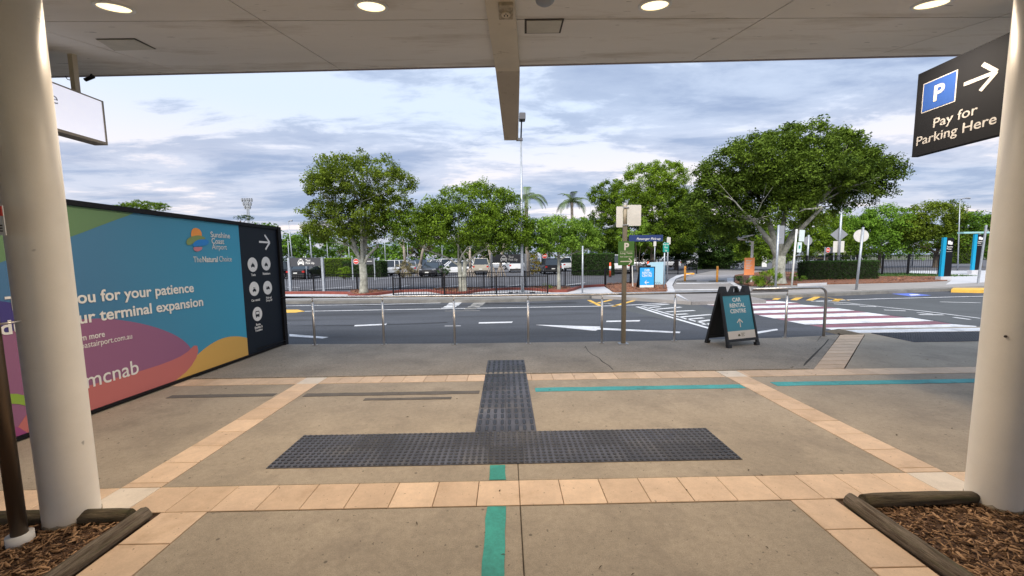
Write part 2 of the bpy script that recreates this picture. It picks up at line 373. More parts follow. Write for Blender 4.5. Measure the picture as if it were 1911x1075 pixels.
def clip(poly, x0, x1, z0, z1):
    def cl(P, inside, inter):
        out = []
        for i in range(len(P)):
            a, b = P[i], P[(i+1) % len(P)]
            ia, ib = inside(a), inside(b)
            if ia: out.append(a)
            if ia != ib: out.append(inter(a, b))
        return out
    def ix(x): return lambda a, b: (x, a[1] + (b[1]-a[1])*(x-a[0])/(b[0]-a[0]))
    def iz(z): return lambda a, b: (a[0] + (b[0]-a[0])*(z-a[1])/(b[1]-a[1]), z)
    P = cl(poly, lambda p: p[0] >= x0, ix(x0)); P = cl(P, lambda p: p[0] <= x1, ix(x1))
    P = cl(P, lambda p: p[1] >= z0, iz(z0)); return cl(P, lambda p: p[1] <= z1, iz(z1))
def smoothpoly(P, it=2):
    for _ in range(it):
        Q = []
        for i in range(len(P)):
            a, b = P[i], P[(i+1) % len(P)]
            Q += [(a[0]*.75+b[0]*.25, a[1]*.75+b[1]*.25), (a[0]*.25+b[0]*.75, a[1]*.25+b[1]*.75)]
        P = Q
    return P
def arrow(cx, cz, L_, th, ang=0.0, head=0.62):      # shaft with an open chevron head, pointing +x before rotation
    h = L_ * head
    P = []
    def bar(a, b, t):
        d = (b[0]-a[0], b[1]-a[1]); l = math.hypot(*d); nx, nz = -d[1]/l*t/2, d[0]/l*t/2
        return [(a[0]+nx, a[1]+nz), (a[0]-nx, a[1]-nz), (b[0]-nx, b[1]-nz), (b[0]+nx, b[1]+nz)]
    bars = [bar((-L_/2, 0), (L_/2 - th*0.7, 0), th), bar((L_/2 - h*0.72, h*0.72), (L_/2, -th*0.35*0), th), bar((L_/2 - h*0.72, -h*0.72), (L_/2, 0), th)]
    ca, sa = math.cos(ang), math.sin(ang)
    return [[(cx + x*ca - z*sa, cz + x*sa + z*ca) for x, z in b] for b in bars]
def arrow_part(parent, cx, cz, L_, th, off, m, ang=0.0, head=0.62, name='arrow'):
    b = MB()
    for i, q in enumerate(arrow(cx, cz, L_, th, ang, head)): b.plate(q, -off - 0.0015 - 0.0004*i, -off)
    return b.build(name, m, parent)
def taxi_icon(parent, cx, cz, s, off, m, hole, lamp=True, name='car_symbol'):
    b = MB()
    b.plate(rrect(cx-.5*s, cx+.5*s, cz-.28*s, cz+.08*s, .1*s), -off-.001, -off)
    b.plate([(cx-.42*s, cz+.05*s), (cx-.26*s, cz+.36*s), (cx+.26*s, cz+.36*s), (cx+.42*s, cz+.05*s)], -off-.0015, -off)
    b.plate([(cx-.46*s, cz-.45*s), (cx-.26*s, cz-.45*s), (cx-.26*s, cz-.2*s), (cx-.46*s, cz-.2*s)], -off-.0015, -off)
    b.plate([(cx+.26*s, cz-.45*s), (cx+.46*s, cz-.45*s), (cx+.46*s, cz-.2*s), (cx+.26*s, cz-.2*s)], -off-.0015, -off)
    if lamp: b.plate(rrect(cx-.14*s, cx+.14*s, cz+.38*s, cz+.5*s, .03*s), -off-.0015, -off)
    o = b.build(name, m, parent)
    b = MB()
    b.plate([(cx-.32*s, cz+.08*s), (cx-.2*s, cz+.28*s), (cx+.2*s, cz+.28*s), (cx+.32*s, cz+.08*s)], -off-.0035, -off-.002)
    b.plate(circle(cx-.33*s, cz-.1*s, .08*s, n=10), -off-.0035, -off-.002)
    b.plate(circle(cx+.33*s, cz-.1*s, .08*s, n=10), -off-.0035, -off-.002)
    b.build('symbol_detail', hole, o)
    return o
def struct(name, m, fn, smooth=False, parent=None):
    o = part(name, parent, m, fn, smooth)
    if parent is None: o['kind'] = 'structure'
    return o
def pg(pts, z=0.0): return [tuple(G(x, y, z))[:2] for x, y in pts]

# ================================================================== GROUND
RZ = -0.13
struct('ground', groundm, lambda b: b.box(-900, 900, -30, 1500, -0.9, -0.25))
road = struct('road', asphalt, lambda b: b.box(-120, 140, 7.0, 60, -0.24, RZ))
paving = struct('forecourt', joint_m, lambda b: b.box(-16, 20, -6, 5.6, -0.24, -0.014))
def slab(x0, x1, y0, y1, m=concrete, par=paving, z=0.0, g=0.003):
    return part('concrete_slab', par, m, lambda b: b.box(x0+g, x1-g, y0+g, y1-g, -0.05, z, 0.004))
def slabp(poly, m, par, z0=-0.1, z=0.0, name='concrete_slab'):
    return part(name, par, m, lambda b: b.prism(poly, z0, z))
YA0, YA1, YB0, YB1 = 2.50, 2.80, 5.23, 5.52
XL0, XL1, XR0, XR1 = -2.87, -2.575, 3.00, 3.30
XLL0, XLL1, XRL0, XRL1 = -2.315, -2.01, 1.90, 2.205
slab(XLL1, 0.07, -6, YA0); slab(0.07, XRL0, -6, YA0)
slab(XL1, 0.07, YA1, YB0, g=0.0025); slab(0.07, XR0, YA1, YB0, g=0.0025)
slab(-16, XL0, YA1, YB0); slab(XR1, 20, YA1, YB0)
slab(-16, -4.9, -6, YA0)
def tile(x0, x1, y0, y1, m=tile_m):
    me = MB().box(-(x1-x0)/2+.0022, (x1-x0)/2-.0022, -(y1-y0)/2+.0022, (y1-y0)/2-.0022, -0.03, 0.003 + random.uniform(-.0008, .0008), 0.003).mesh('paving_tile', m)
    o = link('paving_tile', me, paving); o.location = ((x0+x1)/2, (y0+y1)/2, 0); return o
T = 0.296
def hband(x0, x1, y0, y1, skip=()):
    x = x0
    while x < x1 - 0.02:
        e = min(x + T, x1); tile(x, e, y0, y1); x = e
def vband(x0, x1, y0, y1):
    y = y1
    while y > y0 + 0.02:
        e = max(y - T, y0); tile(x0, x1, e, y); y = e
# near band: joints measured at x = 0.07 and 0.365 (a slightly greener tile between)
def hspan(xa, xb, y0, y1, ref):
    k0 = math.floor((xa - ref) / T); x = xa
    k = k0 + 1
    while x < xb - 1e-3:
        e = min(ref + k * T, xb)
        if e - x > 0.03: tile(x, e, y0, y1)
        if e - x > 0.03 or e >= xb - 1e-3: x = e
        k += 1
hspan(XL1, XR0, YA0, YA1, 0.07)
hspan(-5.2, XL0, YA0, YA1, 0.0); hspan(XR1, 6.3, YA0, YA1, 0.05)
tile(XL0, XL1, YA0, YA1, tile_w); tile(XR0, XR1, YA0, YA1, tile_w)
hspan(XL1, XR0, YB0, YB1, 0.03); hspan(-5.0, XL0, YB0, YB1, 0.05); hspan(XR1, 12.0, YB0, YB1, 0.1)
tile(XL0, XL1, YB0, YB1, tile_w); tile(XR0, XR1, YB0, YB1, tile_w)
vband(XL0, XL1, YA1, YB0); vband(XR0, XR1, YA1, YB0)
vband(XLL0, XLL1, 0.2, YA0 - 0.0); vband(XRL0, XRL1, 0.2, YA0)
# painted lines
def fline(x0, x1, y0, y1, m, z=0.0045, ragged=0.006, name='painted_line', par=paving):
    n = max(2, int(max(x1-x0, y1-y0) / 0.12)); P = []; Q = []
    long_x = (x1 - x0) > (y1 - y0)
    for i in range(n+1):
        t = i / n
        if long_x: P.append((x0+(x1-x0)*t, y0+random.uniform(-ragged, ragged))); Q.append((x0+(x1-x0)*t, y1+random.uniform(-ragged, ragged)))
        else: P.append((x0+random.uniform(-ragged, ragged), y0+(y1-y0)*t)); Q.append((x1+random.uniform(-ragged, ragged), y0+(y1-y0)*t))
    poly = P + Q[::-1] if long_x else Q + P[::-1]
    return part(name, par, m, lambda b: b.prism(poly, z-0.004, z))
fline(-0.155, -0.03, 0.3, YA0-0.01, teal_m); fline(-0.155, -0.03, YA1+0.01, 3.02, teal_m)
fline(0.34, 2.98, 4.76, 4.90, aqua_m); fline(3.42, 9.0, 4.82, 4.97, aqua_m)
fline(-2.52, -0.36, 4.72, 4.83, greyline_m); fline(-1.72, -0.68, 4.55, 4.62, greyline_m)
fline(-4.2, -2.9, 4.75, 4.85, greyline_m)
# tactile paving
def tact_mesh(kind):
    b = MB(); b.box(-.147, .147, -.147, .147, 0.0, 0.006, 0.002)
    def stud(x, y, r, r2, n=8):
        vs = []
        for rr, z in ((r, .0062), (r*.95, .0095), (r*.7, .0128)): vs += [(x+rr*math.cos(2*PI*k/n), y+rr*math.sin(2*PI*k/n), z) for k in range(n)]
        fs = [(j*n+k, j*n+(k+1)%n, (j+1)*n+(k+1)%n, (j+1)*n+k) for j in range(2) for k in range(n)] + [tuple(2*n+k for k in range(n))]
        b.add(vs, fs)
    if kind == 'warn':
        for i in range(6):
            for j in range(6): stud(-.125+i*.05, -.125+j*.05, .0180, 0)
        for i in range(7): b.box(-.1485+i*.0495-.0012, -.1485+i*.0495+.0012, -.146, .146, .0058, .0072) if 0 < i < 6 else None
    else:
        for i in range(4):
            x = -.1125 + i*.075
            for y0, y1 in ((-.135, -.01), (.01, .135)):
                vs = []
                for ins, z in ((0, .0062), (.003, .0095), (.007, .0115)):
                    vs += [(p[0], p[1], z) for p in [(x+(.0165-ins)*math.cos(a), y1-.0165+(.0165-ins)*math.sin(a)) for a in [k*PI/4 for k in range(5)]] +
                           [(x+(.0165-ins)*math.cos(a), y0+.0165+(.0165-ins)*math.sin(a)) for a in [PI+k*PI/4 for k in range(5)]]]
                n = 10
                b.add(vs, [(j*n+k, j*n+(k+1)%n, (j+1)*n+(k+1)%n, (j+1)*n+k) for j in range(2) for k in range(n)] + [tuple(2*n+k for k in range(n))])
            for dx in (-.027, .027): b.box(x+dx-.0015, x+dx+.0015, -.146, .146, .0058, .0078)
    me = b.mesh('tactile_tile', tact_m); me.materials.append(stud_m)
    for p in me.polygons:
        if p.center.z > .0085 or (p.center.z > .0064 and abs(p.normal.z) < .95): p.material_index = 1
    return me
warn, dire = tact_mesh('warn'), tact_mesh('dir')
for i in range(13):
    for j in range(2):
        o = link('tactile_tile', warn, paving); o.location = (-1.95 + .148 + i*.296, 3.035 + .148 + j*.296, 0.001)
for i in range(2):
    for j in range(9):
        o = link('tactile_tile', dire, paving); o.location = (-.325 + .148 + i*.296, 3.627 + .148 + j*.296, 0.001 if j < 6 else 0.004)
# walkway between the forecourt and the road
walk = struct('walkway', joint_m, lambda b: b.box(-16, 6.2, 5.56, 7.4, -0.22, -0.012))
P1 = tuple(G(840, 645))[:2]; P2 = tuple(G(598, 690))[:2]
yk = 7.66
d = ((P2[0]-P1[0]), (P2[1]-P1[1])); tt = (5.60-P1[1])/d[1]; PB = (P1[0]+d[0]*tt, 5.60); tt = (yk-P1[1])/d[1]; PT = (P1[0]+d[0]*tt, yk)
slabp([(-16, 5.60), (PB[0]-.004, 5.60), (PT[0]-.004, yk), (-4.3, 7.83), (-16, 8.0)], walkway_m, walk, z0=-0.2)
slabp([(PB[0]+.004, 5.60), (4.10, 5.60), (4.42, 5.78), (6.42, 7.87), (5.4, 7.74), (3.2, 7.64), (PT[0]+.004, yk)], walkway_m, walk, z0=-0.2)
slabp([(-16, 5.525), (4.36, 5.525), (4.14, 5.595), (-16, 5.595)], walkway_m, walk, z=0.012, name='edge_strip')
slabp([(4.44, 5.53), (6.86, 7.93), (6.48, 7.90), (4.18, 5.60), (4.36, 5.53)], walkway_m, walk, z=0.006, name='edge_strip')
# crack
cr = [G(x, y) for x, y in ((1092, 646), (1098, 656), (1106, 662), (1118, 668), (1124, 675), (1136, 682), (1144, 690))]
def crackpoly(pts, wd):
    Lp, Rp = [], []
    for i, p in enumerate(pts):
        q = pts[min(i+1, len(pts)-1)]; r = pts[max(i-1, 0)]; dd = (q-r).normalized(); nn = Vector((-dd.y, dd.x, 0))
        ww = wd*random.uniform(.5, 1.3); Lp.append(tuple(p+nn*ww)[:2]); Rp.append(tuple(p-nn*ww)[:2])
    return Lp + Rp[::-1]
part('crack', walk, ink_m, lambda b: b.prism(crackpoly(cr, .008), -.002, .002))
cr2 = [G(x, y) for x, y in ((1500, 683), (1506, 676), (1515, 667), (1523, 659), (1530, 652), (1539, 643), (1546, 634))]
part('crack', walk, ink_m, lambda b: b.prism(crackpoly(cr2, .012), .004, .0085))
# diagonal tile band and paving to its right
dA, dB, dC, dD = Vector((4.44, 5.53)), Vector((4.88, 5.53)), Vector((6.88, 7.93)), Vector((7.38, 7.93))
pr = struct('crossing_landing', joint_m, lambda b: b.prism([(4.5, 5.53), (20, 5.53), (20, 8.56), (7.41, 8.56), (7.41, 7.9), (6.95, 7.9)], -0.22, -0.012))
ND = 11
for i in range(ND):
    a0, a1 = i/ND, (i+1)/ND - 0.006
    q = [tuple(dA.lerp(dC, a0)), tuple(dB.lerp(dD, a0)), tuple(dB.lerp(dD, a1)), tuple(dA.lerp(dC, a1))]
    part('paving_tile', pr, tile_m, lambda b: b.prism(q, -0.03, 0.004))
slabp([(4.90, 5.53), (9.0, 5.53), (9.0, 8.60), (7.40, 8.60), (7.40, 7.93)], concrete, pr); slabp([(9.01, 5.53), (20, 5.53), (20, 8.60), (9.01, 8.60)], concrete, pr)
part('ramp', pr, concrete, lambda b: b.add([(7.4, 8.60, 0), (20, 8.60, 0), (20, 9.0, RZ+.002), (7.4, 9.0, RZ+.002), (7.4, 8.60, -.2), (20, 8.60, -.2), (20, 9.0, -.2), (7.4, 9.0, -.2)], [(0,1,2,3), (3,2,6,7), (0,3,7,4)]))
for i in range(40):
    px = 7.62 + .148 + i*.296
    for j in range(3):
        if px - (7.4 + (2-j)*.12) < 0.1: continue
        o = link('tactile_tile', warn, pr); o.location = (px, 7.30 + j*.296, 0.002)

# ---- road markings
def mark(pts, m, z=RZ+0.004, name='road_marking', par=None):
    return part(name, par or road, m, lambda b: b.prism(pg(pts, z), z-.003, z))
for q in ([(1470,599),(1560,596),(1699,592.5),(1742,598.7),(1503,605.5)], [(1416,588.5),(1619,583.2),(1660,588.4),(1444,594)],
          [(1385,580.5),(1565,575.4),(1595,579.6),(1405,584.6)], [(1345,572.5),(1496,568.6),(1537,571.8),(1367,576.5)],
          [(1304,564.8),(1453,562),(1489,565),(1322,569)], [(1538,611.7),(1776,604.8),(1822,608.4),(1822,612),(1563,618.5)]):
    mark(q, whitep, name='crossing_stripe')
for q in ([(1511,606.6),(1742,599.2),(1776,604.2),(1538,611.2)], [(1447,594.4),(1660,588.9),(1692,592.3),(1470,598.6)],
          [(1405,585),(1595,580),(1619,582.8),(1420,588.2)], [(1367,577),(1537,572.2),(1563,575.1),(1385,580.1)],
          [(1324,569.3),(1489,565.4),(1496,568.3),(1343,572.2)], [(1280,563),(1435,560),(1453,561.8),(1304,564.4)]):
    mark(q, pinkp, RZ+0.004, name='crossing_stripe')
part('crossing_edge_line', pr, whitep, lambda b: b.prism([(7.42, 8.10), (20, 8.14), (20, 8.56), (7.42, 8.42)], -.002, .005))
mark([(540,623.5),(613,629),(602,631.5),(540,627.5)], whitep)
mark([(1000,606),(1120,609.3),(1120,611.8),(1270,619),(1268,621.6),(1116,614.8),(1112,616.8),(1105,616.6)], whitep)
for a, b_ in (((662,607.8),(722,605.2)), ((894,602.6),(957,601.2)), ((1132,599.8),(1195,598.6))):
    mark([(a[0],a[1]-1.2),(b_[0],b_[1]-1.2),(b_[0]-2,b_[1]+1),(a[0]-1,a[1]+1)], whitep, name='lane_dash')
mark([(1402,620.5),(1450,613.5),(1452,615.8),(1402,624.5)], whitep)
def pline(pts, w_, m, z=RZ+0.004, name='road_marking'):
    P = [G(x, y, z) for x, y in pts]; A, B = [], []
    for i, p in enumerate(P):
        dd = (P[min(i+1, len(P)-1)] - P[max(i-1, 0)]).normalized(); nn = Vector((-dd.y, dd.x, 0)) * w_/2
        A.append(tuple(p+nn)[:2]); B.append(tuple(p-nn)[:2])
    return part(name, road, m, lambda b: b.prism(A+B[::-1], z-.003, z))
pline([(-400,597),(569,580.8),(770,577),(1010,573),(1125,571),(1180,569),(1250,565)], .10, whitep, name='edge_line')
pline([(-300,578),(538,570.6),(714,567.8),(822,565.2)], .09, whitep, name='edge_line')
mark([(500,578),(556,577.8),(569,580.9),(552,583.2),(500,584)], yellowp, RZ+.008)
for (u, v, w2) in ((493,467,1), (470,490,1), (430,512,1), (385,535,1)):
    x0 = 770+u*.1395; y0 = 500+v*.1395
    mark([(x0,y0),(x0+23,y0-.6),(x0+20,y0+1.5),(x0-3,y0+2.2)], whitep); mark([(x0+45,y0),(x0+67,y0-.6),(x0+64,y0+1.8),(x0+42,y0+2.2)], whiteold if w2 % 2 else whitep)
pline([(830,580.4),(895,579.6)], .05, whiteold); pline([(830,608.2),(860,608)], .05, whitep)
pline([(1099,560),(1121,571)], .16, yellowp); pline([(1141,559.5),(1116,565.3)], .16, yellowp); pline([(1188,559.5),(1144,571.6)], .16, yellowp)
pline([(1100,566),(1135,566),(1150,571)], .08, whiteold)
# chevron island on the left of the crossing
pline([(1189,572.3),(1250,591.4),(1325,613)], .12, whitep); pline([(1196,571.4),(1262,590),(1335,609)], .08, whitep)
for a, b_ in (((1200,571),(1248,567.5)), ((1212,573.8),(1232,572.2)), ((1224,577),(1271,573)), ((1243,582),(1296,579.3)), ((1256,587),(1283,585.6)), ((1268,591.5),(1327,586.8)), ((1280,595.8),(1312,593)), ((1299,600.5),(1327,596.8)), ((1312,605.4),(1327,603.8))):
    pline([a, b_], .13, whitep)
mark([(1150,576),(1250,566),(1290,566),(1400,600),(1400,618),(1250,598)], patch_m, RZ+.0015, name='asphalt_patch')
mark([(1440,562),(1545,563),(1911,553),(1960,640),(1745,597)], patch_m, RZ+.0015, name='asphalt_patch')
# right-hand side markings
pline([(1446,559),(1466,550.5)], .2, yellowp); pline([(1481,560),(1502,550.5)], .22, yellowp); pline([(1510,560.6),(1527,553.4)], .22, yellowp); pline([(1558,562),(1567,557.6)], .22, yellowp)
pline([(1460,549.6),(1500,549.8),(1585,560.6)], .07, yellowp)
pline([(1515,562.2),(1640,557.5),(1780,554),(1960,550)], .10, whitep, name='edge_line'); pline([(1560,548.9),(1650,545),(1780,540.6)], .06, whiteold, name='edge_line')
pline([(1515,561.8),(1580,565),(1660,574),(1720,580),(1830,594)], .07, whitep)
for a, b_ in (((1556,567),(1604,569)), ((1604,571),(1635,572)), ((1650,578.3),(1690,580)), ((1712,583),(1740,586)), ((1715,587),(1760,587.4)), ((1780,592),(1810,596)), ((1754,563.2),(1830,565))):
    pline([a, b_], .09, whitep, RZ+.007)
mark([(1664,548.2),(1700,547),(1738,551),(1700,553)], bluep, RZ+.004, name='accessible_bay_patch')
mark([(1696,549.3),(1712,548.9),(1718,550.6),(1700,551.2)], whitep, RZ+.008)
pline([(595,568.2),(700,570),(790,569.2)], .45, tar_m, RZ+.0025, name='tar_seal'); pline([(545,607.5),(660,607.2),(780,604),(835,601.6)], .16, tar_m, RZ+.0025, name='tar_seal')
pline([(905,566.5),(1000,567),(1075,564)], .5, tar_m, RZ+.0025, name='tar_seal')
# litter and leaves on the concrete
lit = MB()
for i in range(420):
    x, y = random.uniform(-4.2, 8), random.uniform(1.2, 7.3)
    if -2.1 < x < 2 and 3 < y < 3.7: continue
    a = random.uniform(0, PI); l = random.uniform(.003, .022)*random.uniform(.4, 1.2); w_ = l*random.uniform(.15, .4)
    c_, s_ = math.cos(a), math.sin(a); z = .005
    lit.add([(x-l*c_, y-l*s_, z), (x+w_*s_, y-w_*c_, z+.004), (x+l*c_, y+l*s_, z+.001), (x-w_*s_, y+w_*c_, z+.005)], [(0,1,2,3)])
tag(lit.build('fallen_leaves', mat('dry leaf', (0.07, 0.045, 0.025), 0.8)), 'dry leaf bits scattered over the brown forecourt concrete', 'leaves', kind='stuff')

# ---- far side
farp = struct('far_pavement', farconc, lambda b: b.prism(pg([(-400,567),(540,558),(770,556),(1010,553.3),(1110,551),(1166,554),(1145,545),(1128,535),(1000,540),(770,544),(536,547),(-400,553)]), -.2, 0.0))
struct('kerb', kerbc, lambda b: b.prism(pg([(-400,575),(540,562.5),(770,560.5),(930,559.5),(1010,557),(1100,553),(1110,551),(1010,553.3),(770,556),(540,558),(-400,567)], -.02), -.2, -.012))
struct('footpath', footc, lambda b: b.prism(pg([(1104,551.5),(1166,554.2),(1290,562.6),(1262,546),(1245,543.5),(1144,545.5)]), -.2, -.002))
struct('crossing_path', asphalt3, lambda b: b.prism(pg([(1291,562.8),(1430,559.5),(1380,548),(1400,541),(1370,530),(1366,519),(1372,513),(1430,506),(1400,503),(1330,505),(1290,513),(1262,521),(1256,533),(1258,545)]), -.2, -.006))
struct('footpath', footc, lambda b: b.prism(pg([(1384,549),(1460,548),(1543,545),(1630,541.5),(1779,535.5),(1860,533),(1911,521),(1790,523),(1720,527),(1543,531),(1403,534),(1378,535.5),(1400,541)]), -.2, .002))
struct('kerb', kerbc, lambda b: b.prism(pg([(1380,551),(1460,551),(1543,547.6),(1630,543.8),(1779,537.8),(1779,535.7),(1630,541.6),(1543,545.1),(1460,548.1),(1384,549.1)]), -.2, -.004))
tag(part('yellow_kerb', None, yellowp, lambda b: b.prism(pg([(1775,540.5),(1830,541.5),(1911,539.5),(1911,536.5),(1830,537.5),(1779,537.5)]), -.2, .01)), kind='structure')
struct('white_pavement', farconc, lambda b: b.prism(pg([(1765,531),(1911,523),(2000,512),(1911,504.5),(1700,505.5),(1690,512),(1755,517),(1775,524)]), -.1, .010))
cpark = struct('car_park', asphalt2, lambda b: b.prism(pg([(-900,556),(536,546.5),(770,543.5),(1000,539.5),(1128,534.5),(1240,530),(1262,520),(1290,512),(1330,504.5),(1400,502.5),(1430,505),(1372,513),(1370,529),(1403,533),(1543,530),(1720,526),(1911,520),(3000,520)]) + [(150, 110), (-150, 110)], -.15, -.02))
for pts in ([(536,544.4),(657,534.6)], [(650,543.8),(705,540.8),(764,532.6)], [(536,536.8),(560,536.4)], [(770,541),(872,531)], [(896,540),(980,530.5)], [(1040,534.5),(1092,527.6)], [(560,526),(640,521)], [(700,521),(760,516)], [(800,519),(870,514)]):
    P = [G(x, y, -.02) for x, y in pts]
    A, B = [], []
    for i, p in enumerate(P):
        dd = (P[min(i+1, len(P)-1)] - P[max(i-1, 0)]).normalized(); nn = Vector((-dd.y, dd.x, 0)) * .06
        A.append(tuple(p+nn)[:2]); B.append(tuple(p-nn)[:2])
    part('bay_line', cpark, whitep, lambda b: b.prism(A+B[::-1], -.02, -.014))
# white kerb bands around the path mouth
tag(part('white_kerb', None, farconc, lambda b: b.prism(pg([(1244,544.6),(1241,532),(1250,521.5),(1262,515),(1290,509),(1300,510.5),(1272,516),(1261,521),(1254.5,533),(1260,545.6),(1285,562)]), -.1, .03)), kind='structure')
tag(part('white_kerb', None, farconc, lambda b: b.prism(pg([(1357,519.5),(1369,519.5),(1369,527),(1378,533),(1392,539),(1385,543),(1366,531.5),(1357,526)]), -.1, .03)), kind='structure')
tag(part('white_kerb', None, farconc, lambda b: b.prism(pg([(1488,534.6),(1543,532.6),(1543,530.4),(1488,532.4)]), -.1, .09)), kind='structure')
part('path_line', cpark, whitep, lambda b: b.prism(pg([(1262,528.7),(1366,527.5),(1366,528.6),(1262,529.8)]), 0, .006))
part('path_line', cpark, whitep, lambda b: b.prism(pg([(1256,540.8),(1350,539.4),(1350,540.6),(1256,542)]), 0, .006))
for i in range(7):
    y = 514.2 + i*1.5
    part('crossing_stripe', cpark, mat('path stripe', (0.42, 0.40, 0.41), .8, fine=.2, fscale=20), lambda b: b.prism(pg([(1300-i*5,y),(1372-i*.8,y-1.2),(1371-i*.8,y-.5),(1298-i*5,y+.75)]), 0, .006))
for i, (xa, xb) in enumerate(((1262, 1300), (1322, 1352))):
    part('tactile_patch', cpark, greyline_m, lambda b: b.prism(pg([(xa,526.4),(xb,525.2),(xb,522.6),(xa+2,523.6)]), 0, .008))
# red kerb, wavy
rk = [(300,553),(536,549),(600,548.8),(648,549.5),(652,553.5),(664,554.6),(682,553.6),(706,551),(733.7,547.6),(752,545.6),(770,545),(798,544.5),(812,546.6),(826,548.6),(848,550),(870.5,549),(882,547),(893,545),(923.5,542.6),(951,541.2),(979,541.4),(1000,543),(1010,544),(1031,545.8),(1059,545.4),(1073,542.2),(1082.5,538.3),(1100,536.2),(1128.6,534.6)]
def kerbstrip(pts, w_, z0, z1, m, name):
    P = [G(x, y, 0) for x, y in pts]; b = MB(); n = len(P); vs = []
    for i, p in enumerate(P):
        dd = (P[min(i+1, n-1)] - P[max(i-1, 0)]).normalized(); nn = Vector((-dd.y, dd.x, 0)) * w_
        if nn.y < 0: nn = -nn
        vs += [(p.x, p.y, z0), (p.x+nn.x*.12, p.y+nn.y*.12, z1-.01), (p.x+nn.x*.3, p.y+nn.y*.3, z1), (p.x+nn.x, p.y+nn.y, z1), (p.x+nn.x, p.y+nn.y, z0)]
    fs = [(i*5+k, (i+1)*5+k, (i+1)*5+k+1, i*5+k+1) for i in range(n-1) for k in range(4)] + [(0,1,2,3,4), tuple((n-1)*5+k for k in (4,3,2,1,0))]
    b.add(vs, [f[::-1] for f in fs]); return b.build(name, m)
tag(kerbstrip(rk, .17, -.05, .13, redk, 'red_kerb'), kind='structure')

def chips(name, poly, z, n, l0, l1, label, seedv, basem=mulchb, humps=0.02, chip=None, area=None):
    rr = np.random.default_rng(seedv)
    xs = [p[0] for p in poly]; ys = [p[1] for p in poly]
    base = part(name, None, basem, lambda b: b.prism(poly, z-.08, z)); tag(base, kind='structure')
    if area: poly = area; xs = [p[0] for p in poly]; ys = [p[1] for p in poly]
    P = np.array(poly); pts = []
    def inside(q):
        x, y = q; c = False; j = len(P)-1
        for i in range(len(P)):
            if (P[i][1] > y) != (P[j][1] > y) and x < (P[j][0]-P[i][0])*(y-P[i][1])/(P[j][1]-P[i][1])+P[i][0]: c = not c
            j = i
        return c
    while len(pts) < n:
        q = (rr.uniform(min(xs), max(xs)), rr.uniform(min(ys), max(ys)))
        if inside(q): pts.append(q)
    pts = np.array(pts); a = rr.uniform(0, PI, n); l = rr.uniform(l0, l1, n)*(rr.random(n)**.7+.3); w_ = l*rr.uniform(.10, .32, n)
    tilt = rr.normal(0, .30, n); zz = z + .003 + rr.random(n)*humps
    ux = np.stack([np.cos(a)*np.cos(tilt), np.sin(a)*np.cos(tilt), np.sin(tilt)], 1)
    uy = np.stack([-np.sin(a), np.cos(a), rr.normal(0, .35, n)], 1); uz = np.cross(ux, uy)
    c = np.stack([pts[:, 0], pts[:, 1], zz], 1)
    hx = ux*(l/2)[:, None]; hy = uy*(w_/2)[:, None]; hzv = uz*np.minimum(.004, l*.12)[:, None]
    V = np.stack([c-hx-hy*.6, c+hx*.9-hy, c+hx+hy*.5, c-hx*.85+hy, c-hx*.8-hy*.4+hzv, c+hx*.8-hy*.7+hzv, c+hx*.8+hy*.4+hzv, c-hx*.7+hy*.7+hzv], 1).reshape(-1, 3)
    f = np.array([(4,5,6,7), (0,1,5,4), (1,2,6,5), (2,3,7,6), (3,0,4,7)])
    Fs = (f[None] + (np.arange(n)*8)[:, None, None]).reshape(-1, 4)
    o = link(name.replace('_bed', '') + '_chips', quadmesh('chips', V, Fs, chip or chipm, np.repeat(rr.random(n)**1.8, 5)))
    return tag(o, label, 'mulch', kind='stuff')
def quadmesh(name, V, Fs, m, tone=None, smooth=False):
    me = bpy.data.meshes.new(name); nv, nf = len(V), len(Fs)
    me.vertices.add(nv); me.vertices.foreach_set('co', np.ascontiguousarray(V, dtype=np.float32).ravel())
    me.loops.add(nf*4); me.loops.foreach_set('vertex_index', np.ascontiguousarray(Fs, dtype=np.int32).ravel())
    me.polygons.add(nf); me.polygons.foreach_set('loop_start', np.arange(0, nf*4, 4, dtype=np.int32))
    try: me.polygons.foreach_set('loop_total', np.full(nf, 4, dtype=np.int32))
    except Exception: pass
    if tone is not None:
        at = me.attributes.new('tone', 'FLOAT', 'FACE'); at.data.foreach_set('value', np.ascontiguousarray(tone, dtype=np.float32))
    me.materials.append(m); me.update(calc_edges=True); return me
chips('mulch_bed', [(-4.6, -1), (-2.318, -1), (-2.318, 2.495), (-4.6, 2.495)], -.012, 9500, .010, .052, 'brown bark chips around the foot of the left white column', 1, area=[(-4.0, 1.2), (-2.36, 1.2), (-2.36, 2.42), (-4.0, 2.42)])
chips('mulch_bed', [(2.208, -1), (5.6, -1), (5.6, 2.495), (2.208, 2.495)], -.012, 13000, .010, .052, 'brown bark chips around the foot of the right white column', 2, area=[(2.26, 1.1), (4.4, 1.1), (4.4, 2.42), (2.26, 2.42)])
redchip = leafmat('red bark chips', (0.12, 0.045, 0.022), (0.50, 0.23, 0.12), 0.0, 0.85)
